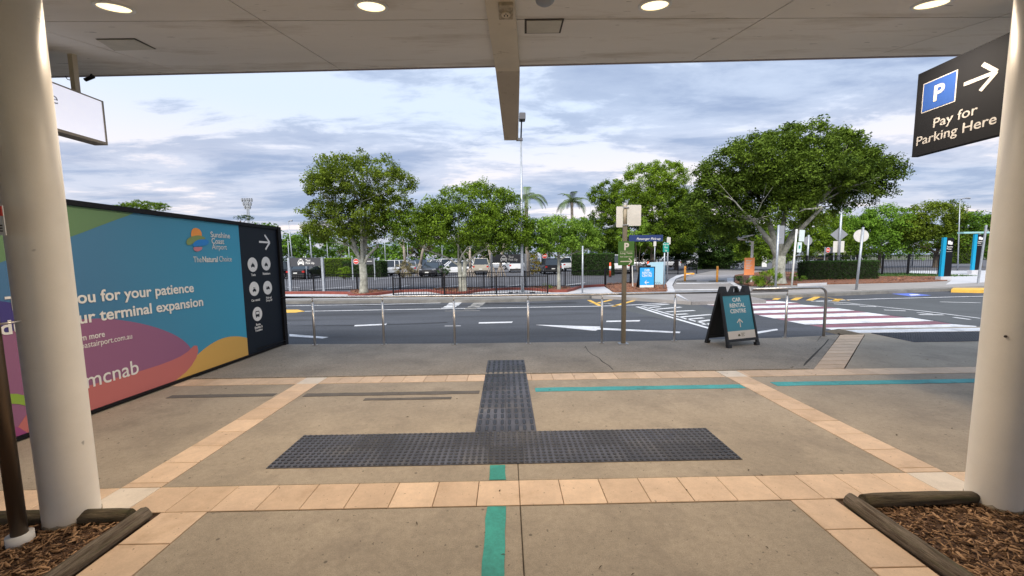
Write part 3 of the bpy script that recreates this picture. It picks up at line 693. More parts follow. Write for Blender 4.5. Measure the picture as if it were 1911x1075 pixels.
isl = [([(649,551.5),(664,553),(682,552),(733,546),(712,543.2),(655,543.4)], 500, 'orange bark mulch in the island around the leftmost pale trunk', 3),
       ([(798,543.5),(826,547.6),(848,549),(870,548),(893,544),(923,540.6),(880,538.6),(820,540)], 700, 'orange bark mulch around the middle tree behind the low black fence', 4),
       ([(979,540),(1010,542.6),(1031,544.4),(1059,544),(1073,541),(1060,536.4),(1000,536)], 500, 'orange bark mulch around the small tree beside the lone grey post', 5),
       ([(1129,534.5),(1144,545.6),(1246,543.8),(1243,531.5),(1200,529.5),(1135,530.5)], 900, 'orange bark mulch under the blue rental sign across the road', 6),
       ([(1372,514),(1371,528),(1402,533.5),(1543,530.6),(1640,528.8),(1640,515),(1500,509),(1430,507)], 1500, 'dark bark mulch around the biggest tree', 7),
       ([(1640,528.6),(1735,526),(1768,524),(1752,517),(1640,517)], 700, 'reddish bark mulch between the clipped hedge and the nearer totem', 8)]
for q, n, lb, s_ in isl: chips('island_bed', pg(q), .055, n, .06, .16, lb, s_, mulchfar, .05, redchip)

# ================================================================== CANOPY
canopy = thing('canopy', 'flat grey soffit canopy overhead with four glowing downlights', 'canopy', (0, 0, 0))
CE = 5.10
xs_ = [-12.4, -10.3, -8.25, -6.18, -4.12, -2.06, 2.26, 4.32, 6.38, 8.45, 10.5, 12.6]
ys_ = [-4.5, -2.4, -0.4, 1.6, 3.60, CE]
def skewedge(x): return CE + (-0.075) * x * 0.9      # the edge runs very slightly out of square
for i in range(len(xs_)-1):
    for j in range(len(ys_)-1):
        g = .006; x0, x1, y0, y1 = xs_[i]+g, xs_[i+1]-g, ys_[j]+g, ys_[j+1]-g
        ya, yb = (skewedge(x0), skewedge(x1)) if j == len(ys_)-2 else (y1, y1)
        part('soffit_panel', canopy, ceilm, lambda b: b.add([(x0,y0,ceilz(y0)),(x1,y0,ceilz(y0)),(x1,yb,ceilz(yb)),(x0,ya,ceilz(ya)),(x0,y0,ceilz(y0)+.03),(x1,y0,ceilz(y0)+.03),(x1,yb,ceilz(yb)+.03),(x0,ya,ceilz(ya)+.03)],
             [(0,3,2,1),(4,5,6,7),(0,1,5,4),(1,2,6,5),(2,3,7,6),(3,0,4,7)]))
part('roof_deck', canopy, darkm, lambda b: b.add([(-12.6,-4.7,ceilz(-4.7)+.032),(12.8,-4.7,ceilz(-4.7)+.032),(12.8,skewedge(12.8),ceilz(skewedge(12.8))+.032),(-12.6,skewedge(-12.6),ceilz(skewedge(-12.6))+.032),
     (-12.6,-4.7,ceilz(-4.7)+.3),(12.8,-4.7,ceilz(-4.7)+.3),(12.8,skewedge(12.8),ceilz(skewedge(12.8))+.3),(-12.6,skewedge(-12.6),ceilz(skewedge(-12.6))+.3)],
     [(0,3,2,1),(4,5,6,7),(0,1,5,4),(1,2,6,5),(2,3,7,6),(3,0,4,7)]))
part('fascia', canopy, mat('fascia', (0.30, 0.26, 0.27), .6), lambda b: b.add([(-12.6,skewedge(-12.6)+.002,ceilz(skewedge(-12.6))-.006),(12.8,skewedge(12.8)+.002,ceilz(skewedge(12.8))-.006),(12.8,skewedge(12.8)+.03,ceilz(skewedge(12.8))-.006),(-12.6,skewedge(-12.6)+.03,ceilz(skewedge(-12.6))-.006),
     (-12.6,skewedge(-12.6)+.002,ceilz(CE)+.45),(12.8,skewedge(12.8)+.002,ceilz(CE)+.28),(12.8,skewedge(12.8)+.03,ceilz(CE)+.28),(-12.6,skewedge(-12.6)+.03,ceilz(CE)+.45)],
     [(0,3,2,1),(4,5,6,7),(0,1,5,4),(1,2,6,5),(2,3,7,6),(3,0,4,7)]))
def on_ceiling(px, py, dz=0.0):
    d = ray(px, py); t = (CZ0 + dz - EYE) / (d.z - CZS * d.y); return EYEV + d * t
def ceil_quad(name, px4, m, dz0=-.008, dz1=-.002):
    P = [on_ceiling(x, y) for x, y in px4]
    vs = [(p.x, p.y, ceilz(p.y)+dz0) for p in P] + [(p.x, p.y, ceilz(p.y)+dz1) for p in P]
    return part(name, canopy, m, lambda b: b.add(vs, [(0,1,2,3),(7,6,5,4),(0,4,5,1),(1,5,6,2),(2,6,7,3),(3,7,4,0)]))
ceil_quad('hatch_frame', [(979,35),(1053,34),(1046,61),(979,62)], darkm, -.004); ceil_quad('access_hatch', [(983,37),(1049,36),(1043,59),(983,60)], hatchm, -.010, -.004)
ceil_quad('hatch_frame', [(178,72),(252,71),(292,91),(214,94)], darkm, -.004); ceil_quad('access_hatch', [(181,73),(250,72.5),(288,90.5),(215,93)], hatchm, -.010, -.004)
# the central beam: a boxed part under the soffit and a tapering outrigger beyond it
bj = [on_ceiling(921, 0, -.06), on_ceiling(969, 0, -.06), on_ceiling(972, 119, -.06), on_ceiling(924, 120, -.06)]
bx0, bx1 = bj[3].x, bj[2].x
y0b = -4.0
part('beam_casing', canopy, beamm, lambda b: b.add(
    [(-.13,y0b,ceilz(y0b)-.06),(.14,y0b,ceilz(y0b)-.06),(.075,2.9,ceilz(2.9)-.06),(bx1,CE+.02,ceilz(CE)-.06),(bx0,CE+.02,ceilz(CE)-.06),(-.135,2.9,ceilz(2.9)-.06)] +
    [(-.13,y0b,ceilz(y0b)-.001),(.14,y0b,ceilz(y0b)-.001),(.075,2.9,ceilz(2.9)-.001),(bx1,CE+.02,ceilz(CE)-.001),(bx0,CE+.02,ceilz(CE)-.001),(-.135,2.9,ceilz(2.9)-.001)],
    [(0,5,4,3,2,1),(6,7,8,9,10,11),(0,1,7,6),(1,2,8,7),(2,3,9,8),(3,4,10,9),(4,5,11,10),(5,0,6,11)]))
eL, eR = PLY(941, 262, 6.2), PLY(967, 262, 6.2); zs = ceilz(CE)-.055
part('outrigger', canopy, mat('outrigger paint', (0.47, 0.42, 0.36), .6, var=.06, vscale=4, stain=(.30,.25,.19), sscale=8, slo=.6, shi=.75, spots=(16, .1)), lambda b: b.add(
    [(bx0,CE+.022,zs),(bx1,CE+.022,zs),(eR.x,6.2,eR.z),(eL.x,6.2,eL.z),(bx0,CE+.022,zs+.42),(bx1,CE+.022,zs+.42),(eR.x,6.2,eR.z+.12),(eL.x,6.2,eL.z+.12)],
    [(0,3,2,1),(4,5,6,7),(0,1,5,4),(1,2,6,5),(2,3,7,6),(3,0,4,7)]))
# old junction box on the beam
jb = on_ceiling(944, 14, -.06)
ob = part('socket_box', canopy, creamdirt, lambda b: b.box(jb.x-.055, jb.x+.055, jb.y-.10, jb.y+.085, jb.z-.045, jb.z+.02), bevel=.012)
part('socket_face', ob, beamm, lambda b: b.prism([(jb.x+.035*math.cos(a*PI/8), jb.y+.035*math.sin(a*PI/8)) for a in range(16)], jb.z-.056, jb.z-.046))
sf = part('socket_slots', ob, blackm, lambda b: (b.box(jb.x-.016, jb.x-.008, jb.y-.006, jb.y+.014, jb.z-.058, jb.z-.0565), b.box(jb.x+.008, jb.x+.016, jb.y-.006, jb.y+.014, jb.z-.058, jb.z-.0565), b.box(jb.x-.003, jb.x+.003, jb.y-.024, jb.y-.008, jb.z-.058, jb.z-.0565)))
# downlights
def downlight(x, y, label):
    tilt = math.atan(CZS)
    t = thing('downlight', label, 'downlight', (x, y, ceilz(y)), 0, 'downlights in the canopy soffit')
    t.rotation_euler = (tilt, 0, 0)
    n = 28; r0, r1 = .128, .105
    vs = []
    for r, z in ((r0, -.001), (r0, -.010), (r1, -.012), (r1-.004, -.002)): vs += [(r*math.cos(2*PI*k/n), r*math.sin(2*PI*k/n), z) for k in range(n)]
    b = MB(); b.add(vs, [(j*n+k, (j+1)*n+k, (j+1)*n+(k+1)%n, j*n+(k+1)%n) for j in range(3) for k in range(n)]); b.build('trim_ring', whitepl, t, True)
    part('lens', t, mat('lit lens', (.9,.8,.6), .4, emit=(1.0, .80, .44), estr=0.9), lambda b: b.prism([((r1-.003)*math.cos(2*PI*k/n), (r1-.003)*math.sin(2*PI*k/n)) for k in range(n)], -.006, -.004))
    ld = bpy.data.lights.new('lamp', 'SPOT'); ld.energy = 130; ld.color = (1.0, .80, .58); ld.spot_size = math.radians(160); ld.spot_blend = 0.9; ld.shadow_soft_size = .10
    lo = bpy.data.objects.new('lamp', ld); COL.objects.link(lo); lo.parent = t; lo.location = (0, 0, -.03)
for x, lb in ((-3.02, 'glowing round downlight nearest the left column'), (-1.03, 'glowing round downlight left of the central beam'), (1.20, 'glowing round downlight right of the central beam'), (3.42, 'glowing round downlight nearest the hanging parking sign')):
    downlight(x, 3.30, lb)
sm = thing('smoke_detector', 'small grey dome detector on the soffit right of the beam', 'detector', (on_ceiling(1017, -3).x, on_ceiling(1017, -3).y, ceilz(on_ceiling(1017, -3).y)))
part('dome', sm, alu, lambda b: b.tube([(0,0,0),(0,0,-.02),(0,0,-.035),(0,0,-.042)], [.075,.07,.05,.01], 16), True)

# columns
def column(x, y, label, r=.132):
    t = thing('column', label, 'column', (x, y, 0), 0, 'white canopy columns')
    part('shaft', t, cream, lambda b: b.tube([(0,0,-.05),(0,0,.02),(0,0,1),(0,0,2),(0,0,ceilz(y)-.02)], r, 48), True)
    rr = random.Random(int(x*10)); vs = []; n = 40
    hs = [.012 + .016*rr.random() for _ in range(n)]
    b = MB()
    for k in range(n):
        a = 2*PI*k/n; vs += [((r+.006+.004*rr.random())*math.cos(a), (r+.006)*math.sin(a), -.02), ((r+.0025)*math.cos(a), (r+.0025)*math.sin(a), hs[k])]
    b.add(vs, [(2*k, 2*((k+1)%n), 2*((k+1)%n)+1, 2*k+1) for k in range(n)]); b.build('mortar_ring', creamdirt, t, True)
    part('collar', t, cream, lambda b: b.tube([(0,0,ceilz(y)-.10),(0,0,ceilz(y)+.03)], r+.02, 40), True)
    return t
column(-2.865, 2.475, 'white round column on the left in front of the colourful hoarding')
c2 = column(3.225, 2.44, 'white round column on the right beside the hanging parking sign')
part('bolt_head', c2, darkm, lambda b: b.tube([(-.118,-.062,1.13),(-.124,-.066,1.13)], .008, 8))

# ---- logs
def log(p0, p1, r, label, r1=None):
    p0, p1 = Vector(p0), Vector(p1); Lg = (p1-p0).length; n = 18; k = max(8, int(Lg/.08)); rr = random.Random(int(p0.x*99))
    ax = (p1-p0).normalized(); a = ax.cross(Vector((0,0,1))).normalized(); b_ = ax.cross(a); vs = []
    ph = [rr.uniform(0, 6.28) for _ in range(n)]
    for i in range(k+1):
        t = i/k; R = r*(1-.12*t)
        if i in (0, k): R *= .93
        for j in range(n):
            an = 2*PI*j/n; q = R*(1 + .05*math.sin(ph[j]+t*3) + .03*rr.uniform(-1,1) + .05*math.sin(3*an+t*4))
            vs.append(p0.lerp(p1, t) + (a*math.cos(an) + b_*math.sin(an))*q)
    fs = [(i*n+j, i*n+(j+1)%n, (i+1)*n+(j+1)%n, (i+1)*n+j) for i in range(k) for j in range(n)] + [tuple(range(n))[::-1], tuple(k*n+j for j in range(n))]
    base = (p0+p1)/2; base.z = 0
    b = MB(); b.add([v-base for v in vs], fs)
    o = b.build('log', logx if abs(ax.x) > .7 else logm, None, True); o.location = base
    o.data.polygons[-1].use_smooth = False; o.data.polygons[-2].use_smooth = False
    return tag(o, label, 'log', 'half buried garden edging logs')
log((-2.372, 2.45, .028), (-2.385, .15, .022), .049, 'grey log edging the left bark bed beside the tile strip')
log((-2.46, 2.44, .022), (-5.2, 2.46, .022), .046, 'dark log running behind the left column base')
log((2.265, 2.45, .024), (2.275, .15, .022), .049, 'grey log edging the right bark bed beside the tile strip')
log((2.345, 2.435, .022), (3.10, 2.445, .03), .046, 'short mossy log between the tile strip and the right column')

# ---- dark post at far left with its sleeve, bracket and plate
t = thing('sign_post', 'dark bronze post standing left of the left column', 'post', (-2.925, 2.245, 0))
part('pole', t, bronze, lambda b: b.tube([(0,0,-.05),(0,0,2.3)], .036, 24), True)
part('sleeve', t, whitepl, lambda b: (b.tube([(0,0,-.03),(0,0,.055)], .058, 24)), True)
part('bracket', t, steel, lambda b: b.tube([(-.06,-.046,1.31),(.0,-.048,1.312),(.06,-.02,1.318),(.10,.06,1.325)], .006, 8), True)
fr = Frame((-2.96, 2.20, 0), 0.0)
u0, v0 = fr.p(-60, 440); u1, v1 = fr.p(9, 384)
pl = part('plate', t, whitepl, lambda b: b.box(u0-.035, u1-.035, -.012-.045, -.008-.045, v0, v1))
part('red_band', pl, redm, lambda b: b.box(u0-.033, u1-.037, -.062, -.0575, v1-.055, v1-.004))
text('O', u1-.078, v0+.105, .05, .059, blackm, pl, bold=.015); text('E', u1-.070, v0+.02, .05, .059, blackm, pl, bold=.015)

# ================================================================== HOARDING (left)
hr = math.atan2(7.96-3.5, .17)                       # reading direction along +Y
HF = Frame((-4.62, 3.5, 0), hr)
def hp(px, py): return HF.p(px, py)
hd = thing('site_hoarding', 'long printed hoarding box with blue and purple airport graphics on the left', 'hoarding', (-4.62, 3.5, 0), hr)
UB = hp(463, 664)[0]; UE = hp(529, 640)[0]; ZT = 2.27; ZB = hp(463, 664)[1] + .015
UA = -3.2
UEND = UE + .085
part('box_body', hd, blackm, lambda b: b.box(UA, UEND-.05, .012, 2.4, 0.02, ZT+.01))
part('top_rail', hd, blackm, lambda b: b.box(UA, UEND, -.035, .011, ZT, ZT+.055))
part('bottom_rail', hd, blackm, lambda b: b.box(UA, UEND, -.03, .011, 0.015, ZB-.002))
part('corner_post', hd, blackm, lambda b: b.box(UE+.002, UEND+.01, -.045, .09, 0.0, ZT+.05))
for zz in (.42, .75):
    part('lock_bar', hd, steel, lambda b: b.tube([(UEND-.01,-.05,zz),(UEND+.05,-.055,zz-.02),(UEND+.09,-.03,zz-.015)], .006, 6), True)
part('cable', hd, blackm, lambda b: b.tube([(UB+.2,-.04,ZB+.06),(UE-.05,-.045,ZB+.045),(UE,-.05,ZB+.05),(UE+.01,-.05,ZB+.13)], .009, 6), True)
banner = part('banner', hd, bannerblue, lambda b: b.box(UA, UB, -.004, .010, ZB, ZT-.002))
wayf = part('wayfinding_panel', hd, navy, lambda b: b.box(UB+.001, UE, -.004, .010, ZB, ZT-.002))
def bm_(name, c, px, off, smooth_=2, rough=.5):
    P = clip(smoothpoly([hp(x, y) for x, y in px], smooth_), UA+.01, UB-.001, ZB+.001, ZT-.004)
    return sheet(name, P, off, mat('print ' + name + str(off), c, rough), hd, .0008)
bm_('green_print', (.115, .22, .10), [(-90,330),(-90,520),(10,487),(60,466),(135,441),(200,416),(250,398),(300,370),(275,340)], .0048, 1)
bm_('indigo_print', (.05, .04, .20), [(-400,560),(-90,560),(20,560),(120,600),(160,700),(100,900),(-400,1200)], .0052)
bm_('purple_print', (.27, .11, .21), [(-50,640),(60,606),(160,594),(215,595),(285,608),(338,630),(362,657),(352,688),(318,716),(240,760),(100,830),(-50,840)], .0060)
bm_('yellow_print', (.62, .37, .09), [(300,750),(322,716),(352,676),(388,644),(418,629),(446,627),(470,633),(520,640),(520,720),(400,760)], .0068, 2)
bm_('coral_print', (.50, .15, .14), [(20,930),(10,830),(60,756),(168,718),(250,696),(310,677),(345,661),(366,640),(370,660),(352,690),(325,711),(300,735),(220,790),(100,860)], .0076, 1)
bm_('magenta_print', (.30, .06, .20), [(-400,1100),(-90,1000),(-20,790),(50,800),(80,850),(60,900),(0,1000)], .0084, 1)
bm_('leaf_print', (.25, .40, .05), [(-60,755),(0,735),(40,735),(58,748),(70,768),(45,755),(0,752)], .0092, 1)
def hsize(px, ya, yb): return abs(hp(px, ya)[1] - hp(px, yb)[1])
def twidth(st, size, bold=0.0):
    c = bpy.data.curves.new('m', 'FONT'); c.body = st; c.size = size; c.offset = bold*size
    o = bpy.data.objects.new('m', c); COL.objects.link(o); bpy.context.view_layer.update(); w_ = o.dimensions.x
    bpy.data.objects.remove(o); return w_
def ftext(full, sub, pxl, pxr, py, cap, m=lettw, bold=0.0, off=.0105):   # sub: the right hand words measured from pxl to pxr
    size = cap/.70; ur, v = hp(pxr, py); ul = hp(pxl, py)[0]; k_ = (ur-ul)/twidth(sub, size, bold)
    return text(full, ur, v, size, off, m, hd, 'RIGHT', bold, k_)
# headline: x extent measured in the photograph
def htext(s, pxr, py_base, cap, m=lettw, bold=0.0, align='RIGHT', xs=1.0, off=.0105):
    u, v = hp(pxr, py_base); return text(s, u, v, cap/.70, off, m, hd, align, bold, xs)
ftext('Thank you for your patience', 'for your patience', 185.5, 361, 544.5, .128, bold=.02)
ftext('during our terminal expansion', 'terminal expansion', 183.5, 379, 570, .128, bold=.02)
ftext('To learn more', 'more', 165, 194.5, 628, .066, bold=.012); ftext('sunshinecoastairport.com.au', 'stairport.com.au', 162, 246, 631.5, .066)
ftext('mcnab', 'cnab', 191, 259, 696, .175, bold=.004)
ftext('Sunshine', 'Sunshine', 392.7, 428.4, 444.9, .085, bold=.008); ftext('Coast', 'Coast', 394, 417.3, 455.6, .085, bold=.008); ftext('Airport', 'Airport', 395, 422.4, 466, .085, bold=-.004)
ftext('The', 'The', 360.6, 375.6, 489.4, .085, bold=-.004); ftext('Natural', 'Natural', 377.5, 406, 488.8, .085, bold=.018); ftext('Choice', 'Choice', 408.7, 431.8, 488, .085, bold=-.004)
# logo: sun, green land, blue water, pink reflection
def lshape(name, c, px, off):
    return sheet(name, smoothpoly([hp(x, y) for x, y in px], 3), off, mat('logo ' + name, c, .5), hd, .0008)
lshape('logo_sun', (.80, .30, .06), [(355,438),(356,430),(361,425),(368,426),(374,431),(376,440),(372,445),(356,443)], .0105)
lshape('logo_land', (.20, .28, .10), [(346,450),(350,444),(360,440),(372,439),(383,444),(380,447),(368,449),(358,455),(351,458),(347,456)], .0115)
lshape('logo_water', (.02, .22, .60), [(357,456),(364,449),(374,446),(388,448),(388,455),(380,459),(366,459),(360,461)], .0125)
lshape('logo_glow', (.55, .20, .24), [(359,461),(368,461),(377,461),(374,467),(366,470),(360,467)], .0135)
# wayfinding panel
au, av = hp(493, 452)
arrow_part(hd, au, av, .30, .034, .0048, lettw, 0, .62)
def disc(px, py, rz): 
    u, v = hp(px, py); sheet('symbol_disc', circle(u, v, rz, rz, 28), .0048, lettw, hd, .001); return u, v
def minicar(u, v, s, extra=None):
    c = MB(); o = .0062
    c.plate(rrect(u-.5*s, u+.5*s, v-.3*s, v+.02*s, .08*s), -o-.001, -o); c.plate([(u-.38*s, v), (u-.25*s, v+.28*s), (u+.25*s, v+.28*s), (u+.38*s, v)], -o-.0014, -o)
    c.plate([(u-.44*s, v-.42*s), (u-.28*s, v-.42*s), (u-.28*s, v-.28*s), (u-.44*s, v-.28*s)], -o-.0014, -o); c.plate([(u+.28*s, v-.42*s), (u+.44*s, v-.42*s), (u+.44*s, v-.28*s), (u+.28*s, v-.28*s)], -o-.0014, -o)
    if extra == 'taxi': c.plate(rrect(u-.13*s, u+.13*s, v+.33*s, v+.45*s, .02*s), -o-.001, -o)
    if extra == 'wave':
        c.plate(circle(u, v+.47*s, .07*s, n=10), -o-.001, -o); c.plate(rrect(u-.03*s, u+.03*s, v+.33*s, v+.43*s, .01*s), -o-.001, -o)
    if extra == 'key':
        c.plate(circle(u-.15*s, v+.45*s, .1*s, n=10), -o-.001, -o); c.plate([(u-.08*s, v+.42*s), (u+.3*s, v+.42*s), (u+.3*s, v+.49*s), (u-.08*s, v+.49*s)], -o-.0014, -o)
    if extra == 'person':
        c.plate(circle(u-.62*s, v+.30*s, .08*s, n=10), -o-.001, -o); c.plate(rrect(u-.69*s, u-.55*s, v-.35*s, v+.18*s, .04*s), -o-.001, -o)
    c.build('vehicle_symbol', navy, hd)
R_ = hsize(471, 480, 507) / 2
u, v = disc(471, 494, R_); minicar(u, v-.01, .095, 'taxi'); u, v = disc(496, 492, R_); minicar(u, v-.015, .09, 'wave')
u, v = disc(474, 539, R_); minicar(u, v-.02, .09, 'key'); u, v = disc(499, 537, R_); minicar(u+.015, v, .085, 'person')
u, v = disc(480, 586, R_)
c = MB(); o_ = .0062; s = .12
c.plate(rrect(u-.42*s, u+.42*s, v-.38*s, v+.45*s, .1*s), -o_-.001, -o_); c.plate([(u-.36*s, v-.5*s), (u-.18*s, v-.5*s), (u-.18*s, v-.35*s), (u-.36*s, v-.35*s)], -o_-.0014, -o_); c.plate([(u+.18*s, v-.5*s), (u+.36*s, v-.5*s), (u+.36*s, v-.35*s), (u+.18*s, v-.35*s)], -o_-.0014, -o_)
c.build('vehicle_symbol', navy, hd)
c = MB(); c.plate(rrect(u-.32*s, u+.32*s, v-.02*s, v+.32*s, .04*s), -o_-.003, -o_-.0015); c.build('symbol_detail', lettw, hd)
def lab(s, px, py, cap): u, v = hp(px, py); return text(s, u, v, cap/.7, .0052, lettw, hd, 'CENTER', .02, .9)
lab('Taxis', 472.5, 515, .042); lab('Rideshare', 497, 512.5, .042); lab('Car rental', 477, 562, .042); lab('Pick-up/\nDrop-off', 501.5, 557, .038)
lab('Buses,\nShuttles &\nTransfers', 482, 607, .040)

# ================================================================== HANGING SIGNS
# parking sign on the right, face towards -X
PF = Frame((3.90, 4.2, 0), -PI/2 + math.radians(-2.0))
def pp(x, y): return PF.p(x, y)
ps = thing('hanging_sign', 'black hanging sign with blue P and white arrow reading Pay for Parking Here', 'sign', (3.90, 4.2, 0), -PI/2 + math.radians(-2.0))
ua, va = pp(1713, 137); ub, vb = pp(1702, 291); ua = (ua+ub)/2
ue, vt = pp(1872, 68); vtop = (va+vt)/2; vbot = (vb + pp(1857, 257)[1])/2; ue = ue + .20
part('sign_board', ps, charcoal, lambda b: b.box(ua, ue, 0, .06, vbot, vtop), bevel=.004)
for du in (ue-ua-.10,):
    part('hanger', ps, beamm, lambda b: b.tube([(ua+du, .03, vtop-.01), (ua+du, .03, vtop+1.2)], .022, 10))
q = [pp(1722,164), pp(1788,123), pp(1784,190), pp(1721,211)]
x0 = (q[0][0]+q[3][0])/2; x1 = (q[1][0]+q[2][0])/2; z1 = (q[0][1]+q[1][1])/2; z0 = (q[2][1]+q[3][1])/2
sheet('symbol_border', [(x0,z0),(x1,z0),(x1,z1),(x0,z1)], .001, letts, ps); bw = .009
sheet('symbol_field', [(x0+bw,z0+bw),(x1-bw,z0+bw),(x1-bw,z1-bw),(x0+bw,z1-bw)], .0028, blueP, ps)
text('P', (x0+x1)/2, z0+(z1-z0)*.27, (z1-z0)*.50/.70, .0048, letts, ps, 'CENTER', .03)
ac = pp(1829, 146); al = abs(pp(1799,156)[0]-pp(1861,131)[0])
arrow_part(ps, ac[0], ac[1], al, .030, .0015, letts, 0, .62)
cap1 = .080
b1 = pp(1740, 238); b2 = pp(1709, 269); e1 = pp(1822, 214); e2 = pp(1857, 235)
for s, a_, e_ in (('Pay for', b1, e1), ('Parking Here', b2, e2)):
    o = text(s, a_[0], (a_[1]+e_[1])/2, cap1/.7, .0015, letts, ps, 'LEFT', .008)
    bpy.context.view_layer.update(); wd = o.dimensions.x
    if wd > 0: o.scale[0] = abs(e_[0]-a_[0]) / wd
# lightbox on the left, face towards +X
LF = Frame((-4.60, 4.0, 0), PI/2 - math.radians(1.0))
ls = thing('hanging_lightbox', 'glowing white lightbox sign hung from the canopy on the left', 'sign', (-4.60, 4.0, 0), PI/2 - math.radians(1.0))
def lp(x, y): return LF.p(x, y)
u1, zt = lp(191, 189); _, zb = lp(202, 272); u0 = lp(90, 200)[0] - .8
part('light_face', ls, lightbox, lambda b: b.box(u0+.015, u1-.015, -.003, .10, zb+.03, zt-.012))
part('frame', ls, mat('lightbox frame', (.30, .27, .22), .5), lambda b: (b.box(u0, u1, -.012, .14, zt-.012, zt), b.box(u0, u1, -.012, .14, zb, zb+.03), b.box(u1-.015, u1, -.012, .14, zb+.03, zt-.012), b.box(u0, u0+.015, -.012, .14, zb+.03, zt-.012), b.box(u0+.015, u1-.015, .10, .14, zb+.03, zt-.012)))
ue_, ve_ = lp(109, 192); text('Office', ue_, ve_-.02, .17, .0045, mat('grey letter', (.16,.16,.19), .6), ls, 'RIGHT', -.01)
hu = lp(150, 150)[0]
part('hanger', ls, mat('hanger paint', (.50, .43, .32), .5), lambda b: b.box(hu-.025, hu+.025, .035, .085, zt-.002, ceilz(4.0)+.25))
cctv = thing('security_camera', 'small dark camera fixed at the canopy edge behind the lightbox', 'camera', tuple(PLY(166, 146, 5.35)))
part('body', cctv, blackm, lambda b: b.tube([(-.05,0,-.02),(.06,0,.02)], .022, 10)); part('arm', cctv, blackm, lambda b: b.tube([(0,0,0),(.01,.05,.10)], .008, 6))
part('cable_loop', cctv, blackm, lambda b: b.tube([(-.25+.04*math.cos(a*PI/6), 0, .03-.05*math.sin(a*PI/6)) for a in range(7)], .005, 6))

# ================================================================== HANDRAIL
rl = thing('handrail', 'stainless steel barrier rail along the kerb', 'handrail', (0, 7.58, 0))
posts = [(588,644,560), (717,643,558), (849,643,556), (986,641,553), (1123,640,552), (1258,636,549), (1392,633,547), (1465,630,545)]
RH = .95
yr = [G(a, b).y for a, b, _ in posts]
for k, (a, b_, _) in enumerate(posts):
    P = G(a, b_); x = P.x; y = P.y - 7.58
    po = part('post', rl, steel, lambda b: b.tube([(x, y, -.02), (x, y, RH-.10)], .0225, 16), True)
    part('neck', po, steel, lambda b: b.tube([(x, y, RH-.10), (x, y, RH-.02)], .011, 10), True)
    part('base_plate', po, steel, lambda b: b.tube([(x, y, 0.001), (x, y, .008)], .05, 16))
Pe = G(1537, 628)
pts = [(-4.9, 7.86-7.58, RH-.005)] + [(G(a, b_).x, G(a, b_).y-7.58, RH) for a, b_, _ in posts]
part('top_rail', rl, steel, lambda b: b.tube(pts, .024, 16), True)
P0 = Vector((G(1400,633).x, G(1400,633).y-7.58, RH+.045)); P1_ = Vector((Pe.x, Pe.y-7.58, 0))
arc = [(P0.x, P0.y, RH+.045)] + [(P1_.x-.14, P1_.y-.01, RH+.05)] + [(P1_.x-.14+.14*math.sin(a*PI/10), P1_.y, RH+.05-.14+.14*math.cos(a*PI/10)) for a in range(1, 6)] + [(P1_.x, P1_.y, -.02)]
part('end_hoop', rl, steel, lambda b: b.tube(arc, .026, 16), True)

# ================================================================== A-FRAME
AX = (G(1322, 639) + G(1388, 648) + G(1416, 644)) / 3
pa = G(1357, 650); pb = G(1416, 643.5); pc = G(1319, 640)
ang = math.atan2(pb.y-pa.y, pb.x-pa.x)
af = thing('a_frame_sign', 'black A-frame sign with teal face pointing to the car rental centre', 'sign', ((pa.x+pb.x)/2, (pa.y+pb.y)/2, 0), ang)
W_ = (pb-pa).length; Hh = hz(pa, 537.5); run = .50
Lc = math.hypot(Hh, run/2); tl = math.atan2(run/2, Hh)
def aframe_panel(front):
    piv = bpy.data.objects.new('board', None)
    me = MB()
    w2 = W_/2; Z1 = Lc
    me.plate([(-w2,.06),(-w2+.05,.06),(-w2+.05,Z1-.17),(w2-.05,Z1-.17),(w2-.05,.06),(w2,.06),(w2-.03,Z1-.12),(-w2+.03,Z1-.12)], -.02, .02)
    me.plate([(-w2+.05,.10),(w2-.05,.10),(w2-.05,.145),(-w2+.05,.145)], -.02, .02)
    me.plate([(-w2+.05,.145),(w2-.05,.145),(w2-.05,Z1-.17),(-w2+.05,Z1-.17)], -.006, .008)
    for sx in (-1, 1):
        me.plate([(sx*(w2-.005), 0), (sx*(w2-.085), 0), (sx*(w2-.085), .061), (sx*(w2-.005), .061)], -.03, .03)
        me.plate([(sx*(w2-.035), Z1-.121), (sx*(w2-.17), Z1-.121), (sx*(w2-.155), Z1+.0), (sx*(w2-.05), Z1+.0)], -.028, .028)
    me.plate([(-.10, Z1-.121), (-.065, Z1-.121), (-.035, Z1-.03), (.035, Z1-.03), (.065, Z1-.121), (.10, Z1-.121), (.06, Z1), (-.06, Z1)], -.022, .022)
    o = me.build('board', blackpl, af)
    if front: o.rotation_euler = (-tl, 0, 0)
    else: o.rotation_euler = (-tl, 0, PI); o.location = (0, run, 0)
    return o
fb = aframe_panel(True); bb = aframe_panel(False)
w2 = W_/2 - .052
sheet('poster', [(-w2, .147), (w2, .147), (w2, Lc-.172), (-w2, Lc-.172)], .0065, tealsign, fb)
sheet('poster_footer', [(-w2, .147), (w2, .147), (w2, .147+.145), (-w2, .147+.145)], .0085, lettc, fb)
for s, z in (('CAR', Lc-.285), ('RENTAL', Lc-.390), ('CENTRE', Lc-.495)): text(s, 0, z, .072/.70, .0085, lettw, fb, 'CENTER', .022)
arrow_part(fb, 0, .43, .15, .020, .0085, lettc, PI/2, .62)
sheet('footer_logo', smoothpoly([(-.10,.20),(-.075,.235),(-.055,.235),(-.03,.20),(-.065,.19)], 2), .0105, mat('logo olive', (.10,.09,.04), .6), fb)
text('Sunshine\nCoast\nAirport', -.015, .235, .026, .0105, mat('logo olive', (.10,.09,.04), .6), fb)
part('hinge', af, blackpl, lambda b: b.box(-W_/2+.07, W_/2-.07, run/2-.02, run/2+.02, Hh-.14, Hh-.115))

